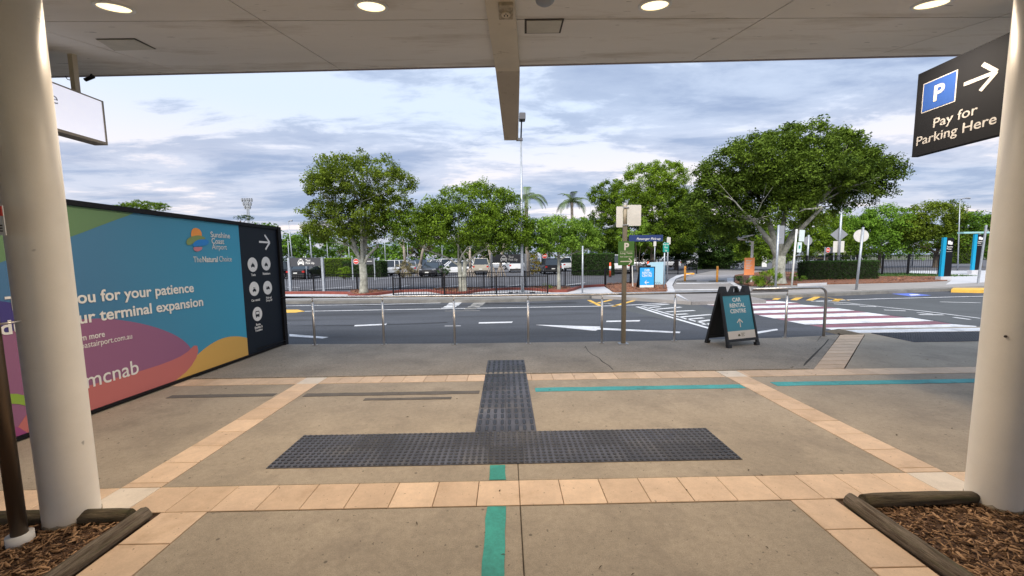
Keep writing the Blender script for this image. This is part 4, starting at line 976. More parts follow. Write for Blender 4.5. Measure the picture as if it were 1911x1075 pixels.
# ================================================================== SIGN POSTS
def post_at(name, label, cat, px, py, z=0.0, rotz=0.0, group=None):
    P = G(px, py, z); return thing(name, label, cat, tuple(P), rotz, group), P
def wpx(P, n): return n / F * (P.y * math.cos(PITCH) + .1)     # metres for n photo pixels at P
# main parking post
t, P = post_at('parking_sign_post', 'brown square post by the rail carrying a green P long term sign', 'sign', 1163, 641.5)
r = wpx(P, 3.6); top = hz(P, 383)
part('pole', t, timberg, lambda b: b.box(-r, r, -r, r, -.02, hz(P, 421)-.0), bevel=.004)
part('upper_pole', t, mat('pale post', (.40,.34,.25), .7, var=.1, vscale=8), lambda b: b.tube([(0,0,hz(P,421)),(0,0,top)], r*.85, 12), True)
part('base_plate', t, galv, lambda b: b.box(-.09, .09, -.07, .07, 0.001, .012))
za, zb2 = hz(P, 424), hz(P, 383); cxx = wpx(P, 6)
part('back_plate', t, signback, lambda b: b.plate(rrect(-wpx(P,15.5), -wpx(P,3), za, zb2-.02, .02), .02, .026))
part('back_plate', t, signback, lambda b: b.plate(rrect(wpx(P,3), wpx(P,28.5), za+.02, zb2, .02), -.03, -.024))
part('clamp', t, galv, lambda b: (b.box(-r*1.6, r*1.6, -.05, -.031, za+.03, za+.045), b.box(-r*1.6, r*1.6, -.05, -.031, zb2-.05, zb2-.035)))
z0, z1 = hz(P, 495), hz(P, 450.5); xl, xr = -wpx(P, 13), wpx(P, 16.5)
gs = part('green_panel', t, greensign, lambda b: b.plate(rrect(xl, xr, z0, z1, .01), -r-.012, -r-.004))
cxm = (xl+xr)/2; off = r+.0125; hh = z1-z0
text('P', cxm, z0+hh*.64, .135/.7*.95, off, lettc, gs, 'CENTER', .03)
text('Long Term', cxm, z0+hh*.47, .036/.7, off, lettc, gs, 'CENTER', .005); text('Park Undercover', cxm, z0+hh*.33, .026/.7, off, lettc, gs, 'CENTER', .005, .9)
part('rule', gs, lettc, lambda b: b.box(xl+.03, xr-.03, -off-.001, -off, z0+hh*.585, z0+hh*.592)); arrow_part(gs, cxm, z0+hh*.16, (xr-xl)*.72, .018, off, lettc, 0, .36)
# navy blade sign reading Passenger Pick-up on its own post behind
t, P = post_at('street_name_sign', 'navy blade sign reading Passenger Pick-up behind the green parking sign', 'sign', 1176, 531)
xl, xr = -wpx(P, 4), wpx(P, 59); z0, z1 = hz(P, 451), hz(P, 439)
part('pole', t, blackm, lambda b: b.tube([(0,0,0),(0,0,z1+.05)], .045, 10), True)
nb = part('blade', t, navys, lambda b: b.box(xl, xr, -.065, -.05, z0, z1))
text('Passenger Pick-up', (xl+xr)/2+.15, z0+.09, .20, .0665, lettw, nb, 'CENTER', 0, 1.0, .25)
# grey lone post, tall lamp post
t, P = post_at('bare_post', 'slim bare grey post on the white pavement right of the small tree', 'post', 1087, 548)
part('pole', t, galv, lambda b: b.tube([(0,0,0),(0,0,hz(P,459))], wpx(P, 1.6), 10), True)
t, P = post_at('lamp_post', 'tall grey lamp post rising beside the end of the canopy beam', 'lamp post', 975, 546)
zt = hz(P, 262); zt2 = hz(P, 214); Pt = PLY(972, 262, P.y); dx = 0.0
part('pole', t, galv, lambda b: b.tube([(0,0,0),(0,0,1.5),(dx*.3,0,3),(dx,0,zt)], [wpx(P,3.0), wpx(P,2.8), wpx(P,2.4), wpx(P,1.6)], 14), True)
part('base_plate', t, galv, lambda b: b.box(-.2, .2, -.2, .2, .001, .03))
part('mast_tip', t, blackm, lambda b: b.tube([(dx,0,zt),(dx+.05,0,zt2)], .035, 8), True)
part('flood_light', t, mat('lamp housing', (.10,.10,.11), .5), lambda b: b.plate(rrect(dx-.08, dx+.22, zt2-.26, zt2+.02, .05), -.22, .22))
part('bracket', t, mat('lamp housing', (.10,.10,.11), .5), lambda b: b.box(dx-.22, dx+.08, -.06, .06, zt-.02, zt+.10))
for px, lb in ((946, 'left'), (986, 'right')):
    pass
tag(part('base_mat', None, blackm, lambda b: (b.prism(pg([(949,549),(957,549),(957,545.4),(949,545.4)]), 0, .01), b.prism(pg([(962,546.2),(978,546),(978,544.8),(962,545)]), 0, .01), b.prism(pg([(988,549),(998,548.8),(998,545),(988,545.2)]), 0, .01))), 'black rubber patches on the pavement around the lamp post foot', 'mat')
# taxi pick up signs
def taxi_sign(pxa, pya, pxb, pyb, ytop, ybot, label, dx1=0):
    Pa, Pb = G(pxa, pya), G(pxb, pyb); an = math.atan2(Pb.y-Pa.y, Pb.x-Pa.x); t = thing('taxi_sign', label, 'sign', tuple(Pa), an, 'taxi pick up signs')
    Wd = (Pb-Pa).length; z1 = (hz(Pa, ytop)+hz(Pb, ytop))/2; z0 = (hz(Pa, ybot)+hz(Pb, ybot))/2; r = wpx(Pa, 2)
    for x in (0, Wd): part('post', t, galv, lambda b: b.box(x-r, x+r, -r, r, 0, z1+.01))
    bd = part('board', t, greysign, lambda b: b.box(r, Wd-r, -.02, .02, z0, z1))
    s = (z1-z0)*.78; taxi_icon(bd, r+Wd*.33, (z0+z1)/2, s, .021, lettw, greysign)
    text('Taxi\nPick Up', Wd*.50, (z0+z1)/2+.035, (z1-z0)*.34, .021, lettw, bd, 'LEFT', .02)
    return t
taxi_sign(543, 546, 605, 545.5, 481, 497, 'dark Taxi Pick Up sign nearest the hoarding')
taxi_sign(918, 537.5, 976+5, 536.5, 474.5, 490.5, 'dark Taxi Pick Up sign behind the tall lamp post')
# no-entry sign boards
def noentry(pxa, pxb, pyb, ytop, ybot, label, pole_py):
    Pa, Pb = G(pxa, pole_py), G(pxb, pole_py-.4); an = math.atan2(Pb.y-Pa.y, Pb.x-Pa.x); t = thing('no_entry_board', label, 'sign', tuple(Pa), an, 'no entry boards')
    Wd = (Pb-Pa).length; z1, z0 = hz(Pa, ytop), hz(Pa, ybot)
    for x in (0, Wd): part('post', t, galv, lambda b: b.box(x-.035, x+.035, -.035, .035, 0, z1))
    bd = part('board', t, greysign, lambda b: b.box(.04, Wd-.03, -.02, .02, z0, z1))
    r = (z1-z0)*.40; cx = .06+r*1.3; sheet('white_disc', circle(cx, (z0+z1)/2, r*1.12), .021, lettw, bd); sheet('red_disc', circle(cx, (z0+z1)/2, r), .0235, redm, bd)
    sheet('white_bar', [(cx-.7*r, (z0+z1)/2-.16*r), (cx+.7*r, (z0+z1)/2-.16*r), (cx+.7*r, (z0+z1)/2+.16*r), (cx-.7*r, (z0+z1)/2+.16*r)], .026, lettw, bd)
    if Wd > r*5: part('lettering', bd, lettw, lambda b: b.box(cx+1.6*r, Wd*.9, -.0235, -.021, (z0+z1)/2-.1*r, (z0+z1)/2+.12*r))
noentry(659, 700, 0, 482, 494, 'dark board with red no entry disc behind the leftmost tree', 523)
noentry(1010, 1022, 0, 471, 484, 'small red no entry sign left of the small tree', 508)
noentry(1537, 1554, 0, 461, 472.5, 'small red no entry sign seen behind the right hand fence', 505)

# A board and pale blue board across the road
t, P = post_at('rental_board', 'bright cyan Car Rental Centre board on the bark across the road', 'sign', 1193, 539.5)
w_ = wpx(P, 28); z1 = hz(P, 499); z0 = .12
part('board', t, blackm, lambda b: b.box(-.03, w_+.03, -.0, .06, .02, z1+.03)); part('handle', t, blackm, lambda b: b.box(w_*.5, w_*.75, 0, .05, z1+.031, z1+.11))
part('rear_leg', t, blackm, lambda b: b.add([(0,.06,z1),(w_,.06,z1),(w_,.5,0),(0,.5,0),(0,.09,z1),(w_,.09,z1),(w_,.53,0),(0,.53,0)], [(0,3,2,1),(4,5,6,7),(0,1,5,4),(1,2,6,5),(2,3,7,6),(3,0,4,7)]))
sheet('poster', [(.02,.08),(w_-.02,.08),(w_-.02,z1-.02),(.02,z1-.02)], .002, cyansign, t); sheet('poster_footer', [(.02,.08),(w_-.02,.08),(w_-.02,.20),(.02,.20)], .0045, lettw, t)
for k, s in enumerate(('CAR', 'RENTAL', 'CENTRE')): text(s, w_/2, z1-.20-k*.145, .115/.7, .0045, lettw, t, 'CENTER', .015, .85)
arrow_part(t, w_/2, .34, .22, .032, .0045, lettw, PI, .6)
t, P = post_at('pale_board', 'pale blue slanted information board behind the cyan rental sign', 'board', 1209, 533.5)
w_ = wpx(P, 32); z1 = hz(P, 489); z2 = hz(P, 494)
part('panel', t, paleblue, lambda b: b.plate([(0,0.05),(w_,.05),(w_,z1),(w_*.2,z1-.02),(0,z2)], .12, .22)); part('printed_wave', t, mat('wave ink', (.10,.2,.25), .6), lambda b: b.tube([(w_*.45+.02*k, .115, .16+.05*math.sin(k*1.1)) for k in range(18)], .007, 5))
part('edge_post', t, tot_blue, lambda b: b.box(w_, w_+.04, .11, .23, 0, z1))
# teal sign, small signs behind
def small_sign(px, py, x0, x1, ya, yb, m, label, back=False, pm=galv, cat='sign', texts=None, pr_=1.3, z=0.0, tone2=None):
    t, P = post_at('small_sign', label, cat, px, py, z)
    part('pole', t, pm, lambda b: b.tube([(0,0,0),(0,0,hz(P,ya)-z+.03)], wpx(P, pr_), 10), True)
    a, c_ = wpx(P, x0-px), wpx(P, x1-px); z1, z0 = hz(P, ya)-z, hz(P, yb)-z
    fc = part('face', t, m, lambda b: b.plate(rrect(a, c_, z0, z1, min(.03, (z1-z0)*.2)), -.07, -.055) if not back else b.plate(rrect(a, c_, z0, z1, min(.03, (z1-z0)*.2)), .05, .062))
    if texts:
        n = len(texts)
        for i, s in enumerate(texts): text(s, (a+c_)/2, z1-(i+.75)*(z1-z0)/n, (z1-z0)/n*.8, .072, lettw, fc, 'CENTER', 0, .8)
    if back: part('clamp', t, galv, lambda b: b.box(a*.6, c_*.6, .03, .048, z0+(z1-z0)*.3, z0+(z1-z0)*.36))
    return t, P
small_sign(1238.5, 541, 1234.5, 1245.5, 453, 470.5, tealgreen, 'teal green sign on a slim post beside the pale blue board', texts=('Express', 'Pick', 'Up'))
small_sign(1245, 524, 1242, 1249, 443, 456, signback, 'small white sign just above the teal green sign')
small_sign(1221, 510, 1218, 1223, 450.5, 459.5, signback, 'tiny white sign on a post in front of the parked white car', pr_=.8)
small_sign(573, 523, 569, 571, 478, 480, signback, 'thin pole under the Taxi Pick Up sign nearest the hoarding', pr_=.9)
t, P = post_at('stake', 'thin pale stake leaning in the bark beside the green sign', 'stake', 1181, 537); part('pole', t, whitepl, lambda b: b.tube([(0,0,0),(-.05,0,hz(P,497))], .028, 8))
# sign backs on the right side
t, P = small_sign(1447, 541, 1446, 1460, 421, 455, alu, 'grey back of a tall rectangular sign beside the biggest trunk', back=True, pr_=1.9)
t, P = small_sign(1477, 537, 1481, 1491, 429, 450.5, mat('pale mint sign', (.58,.66,.66), .5), 'pale two panel sign on a leaning white post', pm=whitepl, pr_=1.6)
part('lower_panel', t, mat('pale mint sign', (.58,.66,.66), .5), lambda b: b.plate(rrect(wpx(P,2.5), wpx(P,10.5), hz(P,471), hz(P,452), .02), -.07, -.055)); part('symbol', t, tealgreen, lambda b: b.box(wpx(P,5), wpx(P,8), -.074, -.0715, hz(P,464), hz(P,458)))
t.rotation_euler = (0, .035, 0)
t, P = post_at('round_sign_back', 'large pale round sign back on a leaning post in front of the hedge', 'sign', 1598, 541)
part('pole', t, galv, lambda b: b.tube([(0,0,0),(0,0,hz(P,428)+.1)], wpx(P,2.0), 12), True); rc = wpx(P, 14.5); zc_ = hz(P, 440)
part('disc', t, signback, lambda b: b.plate(circle(0, zc_, rc, rc*.82, 28), .05, .062)); part('spine', t, alu, lambda b: b.box(-.035, .035, -.04, .048, zc_-rc*.8, zc_+rc*.8))
t.rotation_euler = (0, .04, 0)
t, P = post_at('round_sign_back', 'smaller grey round sign back behind the black fence', 'sign', 1505, 513)
part('pole', t, galv, lambda b: b.tube([(0,0,0),(0,0,hz(P,441)+.1)], wpx(P,1.6), 12), True); rc = wpx(P, 8.4); zc_ = hz(P, 449.5)
part('disc', t, alu, lambda b: b.plate(circle(0, zc_, rc, rc, 24), .05, .062))
t, P = post_at('diamond_sign_back', 'grey diamond warning sign back on the tall pole at the hedge', 'sign', 1563, 509)
part('pole', t, galv, lambda b: b.tube([(0,0,0),(0,0,hz(P,370))], [wpx(P,2.6), wpx(P,1.4)], 12), True); zc_ = hz(P, 437.5); rc = wpx(P, 17)
part('diamond', t, alu, lambda b: b.plate([(0, zc_-rc*.78), (rc, zc_), (0, zc_+rc*.78), (-rc, zc_)], .09, .10)); part('square_plate', t, signback, lambda b: b.plate([(-wpx(P,10), hz(P,471)), (wpx(P,11), hz(P,471)), (wpx(P,11), hz(P,449.8)), (-wpx(P,10), hz(P,449.8))], .09, .10))
t, P = small_sign(1702, 497, 1696, 1712, 444.5, 458, alu, 'small diamond sign back far behind the right fence', back=True, pr_=.9)
# orange sign with post and solar roof
t, P = post_at('orange_sign', 'orange notice on a white post at the path entrance', 'sign', 1401, 528)
part('pole', t, whitepl, lambda b: b.box(-wpx(P,1.8), wpx(P,1.8), -.04, .04, 0, hz(P,450)))
ob_ = part('face', t, orangesign, lambda b: b.plate([(-wpx(P,15),hz(P,513)),(wpx(P,4),hz(P,513)),(wpx(P,4),hz(P,481)),(-wpx(P,15),hz(P,481))], -.09, -.06))
for k in range(6):
    zz = hz(P, 486+k*3.0); part('text_line', ob_, lettc, lambda b: b.box(-wpx(P,12.5), -wpx(P, 1.5+(k%3)*1.5), -.0925, -.0905, zz-.02, zz+.02))
part('canopy_arm', t, whitepl, lambda b: (b.tube([(0,0,hz(P,452)),(-.5,0,hz(P,447)),(-.9,0,hz(P,446))], .05, 8)))
part('solar_panel', t, whitepl, lambda b: b.add([(-wpx(P,31),-.4,hz(P,446)),(-wpx(P,6),-.4,hz(P,440)),(-wpx(P,6),.5,hz(P,439.5)),(-wpx(P,31),.5,hz(P,445.5)),(-wpx(P,31),-.4,hz(P,444.5)),(-wpx(P,6),-.4,hz(P,438.5)),(-wpx(P,6),.5,hz(P,438)),(-wpx(P,31),.5,hz(P,444))], [(0,3,2,1),(4,5,6,7),(0,1,5,4),(1,2,6,5),(2,3,7,6),(3,0,4,7)]))
t, P = post_at('white_box_board', 'white folding board leaning left of the biggest trunk', 'board', 1427, 498)
part('panel', t, whitepl, lambda b: b.add([(-wpx(P,5),0,0),(wpx(P,4),0,0),(wpx(P,4.5),.2,hz(P,478)),(-wpx(P,4),.2,hz(P,478)),(-wpx(P,5),.08,0),(wpx(P,4),.08,0),(wpx(P,4.5),.28,hz(P,478)),(-wpx(P,4),.28,hz(P,478))], [(0,3,2,1),(4,5,6,7),(0,1,5,4),(1,2,6,5),(2,3,7,6),(3,0,4,7)][::1]))
# totems
def totem(px, py, x0, xm, x1, yt, label, name_lines):
    P = G(px, py); t = thing('wayfinding_totem', label, 'totem', tuple(P), 0.0, 'blue and black totems')
    a, m_, c_ = wpx(P, x0-px), wpx(P, xm-px), wpx(P, x1-px); z1 = hz(P, yt); zb_ = wpx(P, 8)
    part('plinth', t, farconc, lambda b: b.box(a, c_+.02, 0, .3, 0, zb_)); part('blue_edge', t, tot_blue, lambda b: b.box(a, m_, .02, .14, zb_, z1)); fc = part('black_face', t, blackm, lambda b: b.box(m_, c_, .03, .14, zb_, z1-.03))
    u = (m_+c_)/2; s = (c_-m_)*.62
    ic = MB(); ic.plate(rrect(u-.5*s, u+.1*s, z1-.42, z1-.20, .04), .018, .029); ic.plate(rrect(u-.05*s, u+.5*s, z1-.44, z1-.26, .04), .016, .0285); ic.build('vehicle_symbol', lettw, fc)
    for k, s_ in enumerate(name_lines): text(s_, m_+.05, z1-.60-k*.13, .13, -.028, lettw, fc, 'LEFT', .01, .85)
    part('rule', fc, lettw, lambda b: b.box(m_+.04, c_-.06, .027, .0295, z1-.86, z1-.845))
totem(1758, 524, 1755, 1761, 1775, 443, 'blue and black wayfinding totem at the end of the right fence', ('Express', 'Pickup'))
totem(1815, 512, 1813, 1818.5, 1831, 437, 'blue and black totem nearest the right column', ('Rideshare', 'Pickup'))
t, P = post_at('shelter', 'small flat roofed shelter with pale teal roof edge beside the right column', 'shelter', 1850, 508)
part('roof', t, mat('pale teal', (.30,.52,.52), .5), lambda b: b.box(-wpx(P,60), 3, 0, .5, hz(P,435), hz(P,432))); part('post', t, alu, lambda b: b.box(-wpx(P,30), -wpx(P,28), 0, .1, 0, hz(P,435))); part('post', t, alu, lambda b: b.box(2.7, 2.8, 0, .1, 0, hz(P,435)))
t, P = post_at('slim_pole', 'slim grey pole against the edge of the right column', 'post', 1825, 529); part('pole', t, galv, lambda b: b.tube([(0,0,0),(.14,0,hz(P,420))], wpx(P,1.7), 8))
# lamp posts in the distance
def farlamp(px, py, ytop, label, arm=8, lean=0, pr_=1.1):
    P = G(px, py); t = thing('street_lamp', label, 'street lamp', tuple(P), 0, 'slim car park street lamps'); z = hz(P, ytop); r = wpx(P, pr_)
    part('pole', t, galv, lambda b: b.tube([(0,0,0),(wpx(P,lean)*.5,0,z*.5),(wpx(P,lean),0,z)], [r, r*.8, r*.5], 8), True)
    if arm: part('lamp_head', t, alu, lambda b: b.tube([(wpx(P,lean),0,z),(wpx(P,lean+arm*.5),0,z+.12),(wpx(P,lean+arm),0,z+.1)], [.05,.05,.10], 6)); 
farlamp(549, 519, 414, 'street lamp nearest the hoarding, arm pointing right', 7, -4)
farlamp(585, 519, 408, 'street lamp pole between the Taxi Pick Up posts and the leftmost tree', 0, -3, 1.6)
farlamp(541, 507, 446, 'short pale pole at the hoarding edge', 0, 0, .9); farlamp(1787, 505, 372, 'street lamp with curved arm above the rightmost trees', 18, -8)
farlamp(653, 505, 455, 'pale pole left of the leftmost trunk', 0, 0, .8); farlamp(613, 505, 452, 'pale pole above the bright hedge', 0, 0, .7); farlamp(720, 505, 447, 'pale pole right of the leftmost trunk', 0, 0, .8)
farlamp(762, 505, 440, 'pole with rounded head left of the leaning pandanus', 0, 0, .8); farlamp(826, 503, 457, 'pale pole behind the parked silver utes', 0, 0, .7); farlamp(1101, 502, 372, 'dark slim pole between the palm and the dark tree', 0, 0, .7)
farlamp(1134, 505, 452, 'thin pole over the square hedge', 0, 0, .6)
# telecom tower
P = G(470, 497); t = thing('telecom_tower', 'distant steel phone mast with antennas above the hoarding', 'tower', tuple(P)); zt = hz(P, 370); s = wpx(P, 1)
part('mast', t, galv, lambda b: (b.tube([(-s*2,0,0),(-s*1.2,0,zt-4*s)], .3, 5), b.tube([(s*2,0,0),(s*1.2,0,zt-4*s)], .3, 5), *[b.tube([(-s*1.6,0,zt*(.3+.07*k)),(s*1.6,0,zt*(.3+.07*(k+1)))], .15, 4) for k in range(10)]))
for z_, n_ in ((zt-3*s, 5), (zt-10*s, 4), (zt-16*s, 3)):
    for k in range(n_): 
        xx = (k-(n_-1)/2)*s*4.2; part('antenna', t, alu, lambda b: b.box(xx-s*.8, xx+s*.8, -.3, .3, z_-3.5*s, z_+3*s))
    part('platform', t, alu, lambda b: b.box(-n_*s*2, n_*s*2, -.4, .4, z_-.4*s, z_+.4*s))

# ================================================================== FENCES
def fence(pts, yt0, yt1, label, nposts, posts_px=None, spacing=.115, thick=.012, pt=.032, z=0.0):
    Pa, Pb = G(*pts[0], z), G(*pts[1], z); an = math.atan2(Pb.y-Pa.y, Pb.x-Pa.x); t = thing('black_fence', label, 'fence', tuple(Pa), an); Wd = (Pb-Pa).length
    H = (hz(Pa, yt0)+hz(Pb, yt1))/2 - z
    for i in range(nposts):
        x = Wd*i/(nposts-1); part('fence_post', t, blackm, lambda b: b.box(x-pt, x+pt, -pt, pt, 0, H+.03))
    for zz in (H-.03, H-.12 if H > 1.1 else None, .08):
        if zz is None: continue
        part('rail', t, blackm, lambda b: b.box(0, Wd, -.018, .018, zz-.018, zz+.018))
    n = int(Wd/spacing); b = MB()
    for i in range(1, n):
        x = Wd*i/n; b.box(x-thick/2, x+thick/2, -thick/2, thick/2, .03, H-.02)
    o = b.build('bars', blackm, t); o['kind'] = 'stuff'
    return t
fence([(734.5,553.4),(1022,549.8)], 519, 512.5, 'low black bar fence standing on the white pavement in front of the trees', 4, thick=.020, pt=.03)
fence([(420,547),(1128.6,534.3)], 515, 504, 'long black bar fence behind the red kerb', 10, thick=.019)
fence([(1129.5,534.2),(1180,528.5)], 503.6, 497.5, 'short black fence section behind the green parking sign', 2, pt=.05)
fence([(1192,513.5),(1300,511)], 487, 483, 'black fence behind the pale blue board', 4, thick=.02)
fence([(1452,513.5),(1504,514.5)], 479.5, 479.5, 'black fence between the biggest trunk and the hedge', 2, thick=.016, pt=.06)
fence([(1504,514.8),(1694,513.0)], 478, 474, 'tall black bar fence behind the clipped hedge', 5, thick=.018, pt=.05)
fence([(1694,513.4),(1751,514.6)], 474, 476.5, 'tall black bar fence ending at the nearer totem', 2, thick=.018, pt=.06)

# ================================================================== VEGETATION
def leaf_cloud(C, N, R, leaf, rr, up=.35, outward=None, tone_base=None, aspect=.5):
    """C: clump centres (n,3); N leaves per clump; R clump radius; returns V, F, tone"""
    n = len(C); tot = n*N
    g = rr.normal(0, 1, (tot, 3)); g /= np.linalg.norm(g, axis=1)[:, None]; rad = rr.random(tot)**.45
    cen = np.repeat(C, N, 0); Rr = np.repeat(R*rr.uniform(.6, 1.25, n), N)
    pos = cen + g*(rad*Rr)[:, None]*np.array([1, 1, .72])
    nrm = g*.6 + rr.normal(0, .55, (tot, 3)) + np.array([0, 0, up*2]); nrm /= np.linalg.norm(nrm, axis=1)[:, None]
    d = rr.normal(0, 1, (tot, 3)); d[:, 2] -= .25; d -= nrm*(d*nrm).sum(1)[:, None]; d /= np.linalg.norm(d, axis=1)[:, None]
    s = np.cross(nrm, d); l = leaf*rr.uniform(.55, 1.3, tot)*np.repeat(rr.uniform(.75, 1.3, n), N); w = l*aspect
    droop = nrm*(l*.18)[:, None]
    V = np.stack([pos-d*(l/2)[:, None]-droop*.6, pos+s*(w/2)[:, None]+droop*.4, pos+d*(l/2)[:, None]-droop*.6, pos-s*(w/2)[:, None]+droop*.4], 1).reshape(-1, 3)
    Fs = np.arange(tot*4).reshape(-1, 4)
    ct = rr.normal(.42, .17, n) if tone_base is None else tone_base
    tone = np.clip(np.repeat(ct, N) + rr.normal(0, .11, tot), 0, 1)
    return V, Fs, tone
def lobes_to_clumps(lobes, rr, dens, low=-.35, inner=.12):
    out = []; tb = []
    for (c, r, tn) in lobes:
        area = r[0]*r[2]*4; n = max(3, int(area*dens)); k = 0
        while k < n:
            g = rr.normal(0, 1, 3); g /= np.linalg.norm(g)
            if g[2] < low and rr.random() > .25: continue
            if g[1] > .5 and rr.random() > .45: continue          # thin out the far side
            q = rr.uniform(.74, 1.0) if rr.random() > inner else rr.uniform(.3, .8)
            j = 1 + .10*math.sin(5*g[0]+7*g[2]+c[0]) + .07*math.sin(11*g[0]-9*g[2])
            out.append([c[0]+g[0]*r[0]*q*j, c[1]+g[1]*r[1]*q*j, c[2]+g[2]*r[2]*q*j]); tb.append(np.clip(rr.normal(tn+.08, .18), 0, 1)); k += 1
    return np.array(out), np.array(tb)
def tree(label, base, lobes_px, trunk_r, leafm, barkmat, fork_py, seedv, leaf=.12, N=46, R=.34, dens=6.0, nlimb=16, z=0.0, name='leafy_tree', Y=None, stems=1, depth=.85, low=-.35, lean=0.0, cat='tree', group=None, aspect=.5, limb_r=None):
    rr = np.random.default_rng(seedv); P = G(*base, z) if Y is None else PLY(base[0], base[1], Y)
    if Y is not None: P.z = z
    t = thing(name, label, cat, tuple(P), 0, group); k = P.y/F
    lobes = []
    for (lx, ly, rx, rz, *rest) in lobes_px:
        dy = rest[0] if rest else 0.0; tn = rest[1] if len(rest) > 1 else .45
        q = PLY(lx, ly, P.y+dy); kk = q.y/F
        lobes.append(((q.x-P.x, q.y-P.y, q.z-P.z), (rx*kk, rx*kk*depth, rz*kk), tn))
    C, tb = lobes_to_clumps(lobes, rr, dens, low)
    V, Fs, tone = leaf_cloud(C, N, R, leaf, rr, tone_base=tb, aspect=aspect)
    link('crown', quadmesh('crown', V, Fs, leafm, tone), t)
    zf = hz(P, fork_py) - P.z; b = MB(); fk = Vector((lean, 0, zf))
    cl = C[np.argsort(rr.random(len(C)))[:nlimb]]
    for s_ in range(stems):
        ox = (s_-(stems-1)/2)*trunk_r*1.5
        m1 = Vector((ox*1.1+lean*.3+rr.normal(0, .03), 0, zf*.45))
        b.tube([(ox, 0, -.08), (ox*1.02, 0, .10), m1, (fk.x+ox*1.6, 0, zf)], [trunk_r*1.5, trunk_r*1.08, trunk_r*.92, trunk_r*.86], 12)
    rl_ = limb_r or trunk_r*.5
    K_ = max(3, min(7, nlimb//5)); seeds = C[np.argsort(rr.random(len(C)))[:K_*6]]
    pick = [seeds[0]]                                        # spread the main limbs apart
    while len(pick) < K_:
        dd = np.min([np.linalg.norm(seeds-p, axis=1) for p in pick], axis=0); pick.append(seeds[int(np.argmax(dd))])
    hubs = []
    for i, c in enumerate(pick):
        c = Vector(c); h = max(.3, c.z-zf); st = fk + Vector((((i % stems)-(stems-1)/2)*trunk_r*3.2 if stems > 1 else 0, 0, -rr.random()*.12*zf))
        hub = st.lerp(c, .52) + Vector((rr.normal(0, .06*h), rr.normal(0, .06*h), -.04*abs(c.x-st.x)+.10*h))
        m0 = st.lerp(hub, .35) + Vector((0, 0, .06*h)); q_ = rl_*rr.uniform(.75, 1.0)
        b.tube([st-Vector((0,0,trunk_r*.5)), m0, hub], [q_*1.15, q_*.9, q_*.62], 9, cap=False); hubs.append((hub, q_*.6))
    for c in cl:
        c = Vector(c); hub, q_ = min(hubs, key=lambda hq: (hq[0]-c).length); h = (c-hub).length; e = hub.lerp(c, .88)
        m_ = hub.lerp(e, .5) + Vector((rr.normal(0, .08*h), rr.normal(0, .08*h), .03*h)); k_ = q_*rr.uniform(.35, .8)
        b.tube([hub, hub.lerp(m_, .5)+Vector((0,0,-.02*h)), m_, e], [k_, k_*.8, k_*.55, k_*.2], 6, cap=False)
        for _ in range(2):
            e2 = m_.lerp(e, rr.uniform(.3, 1)) + Vector(rr.normal(0, .13*h, 3)); b.tube([m_, e2], [k_*.35, k_*.1], 4, cap=False)
    b.build('trunk', barkmat, t, True)
    return t
LA = leafmat('olive green leaves', (0.036, 0.064, 0.007), (0.25, 0.335, 0.032), .3)
LB = leafmat('mid green leaves', (0.034, 0.075, 0.008), (0.25, 0.38, 0.030), .3)
LC = leafmat('bright green leaves', (0.045, 0.105, 0.010), (0.26, 0.42, 0.050), .3)
LD = leafmat('dark green leaves', (0.012, 0.030, 0.007), (0.085, 0.165, 0.028), .2)
LE = leafmat('deep green leaves', (0.024, 0.052, 0.007), (0.165, 0.25, 0.026), .24)
LF_ = leafmat('far green leaves', (0.036, 0.085, 0.010), (0.20, 0.36, 0.036), .28)
LG_ = leafmat('dry gum leaves', (0.055, 0.050, 0.022), (0.26, 0.22, 0.11), .15)
LH = leafmat('hedge leaves', (0.014, 0.035, 0.010), (0.065, 0.135, 0.025), .15)
LY = leafmat('lime hedge leaves', (0.035, 0.080, 0.010), (0.27, 0.40, 0.045), .25)
LGold = leafmat('golden leaves', (0.09, 0.09, 0.01), (0.40, 0.30, 0.04), .25)

tree('tall umbrella shaped tree with pale lichen trunk, leftmost of the kerbside trees', (679, 546.5), [(672,328,88,38,0,.5),(640,345,70,34,-.3,.42),(722,350,52,34,.2,.55),(610,352,40,22,0,.35),(612,398,42,22,0,.4),(655,410,75,30,-.3,.45),(705,395,62,30,.3,.4),(600,436,32,17,0,.3),(735,385,38,24,0,.35),(640,440,50,20,.2,.25),(615,425,44,22,0,.4),(680,440,50,18,.3,.3),(700,425,50,24,.4,.35),(650,370,70,26,.5,.4)],
     .20, LA, barkm, 492, 21, leaf=.105, N=62, R=.30, dens=12, nlimb=60, z=.06, low=-.4)
tree('rounded kerbside tree with forked pale trunk behind the low black fence', (864, 545), [(880,378,78,34,0,.5),(935,392,48,38,0,.5),(812,398,40,26,0,.45),(860,415,88,32,-.4,.5),(960,425,34,34,0,.45),(790,420,38,24,0,.4),(905,440,62,24,-.2,.35),(830,446,50,20,0,.3),(740,410,36,20,0,.3),(895,358,30,14,0,.55),(800,440,44,22,0,.4),(905,456,62,20,0,.35),(955,448,34,24,0,.4),(760,434,42,22,0,.35),(850,402,70,30,.5,.45),(925,415,50,30,.5,.45),(820,418,40,24,.6,.4)],
     .115, LB, barkm, 487, 22, leaf=.105, N=62, R=.31, dens=13, nlimb=30, z=.06, stems=2, low=-.8)
tree('small bright green tree with a single slim white trunk', (1043, 541), [(1048,432,58,28,0,.6),(1005,432,26,24,0,.5),(1086,447,38,26,0,.65),(1040,455,55,22,-.2,.45),(1105,462,20,16,0,.6),(1030,418,30,14,0,.6),(1000,455,22,18,0,.45),(1052,447,60,28,.5,.5),(1075,430,34,20,.3,.6)],
     .085, LC, barkm, 478, 23, leaf=.10, N=56, R=.25, dens=16, nlimb=26, z=.06, low=-.8)
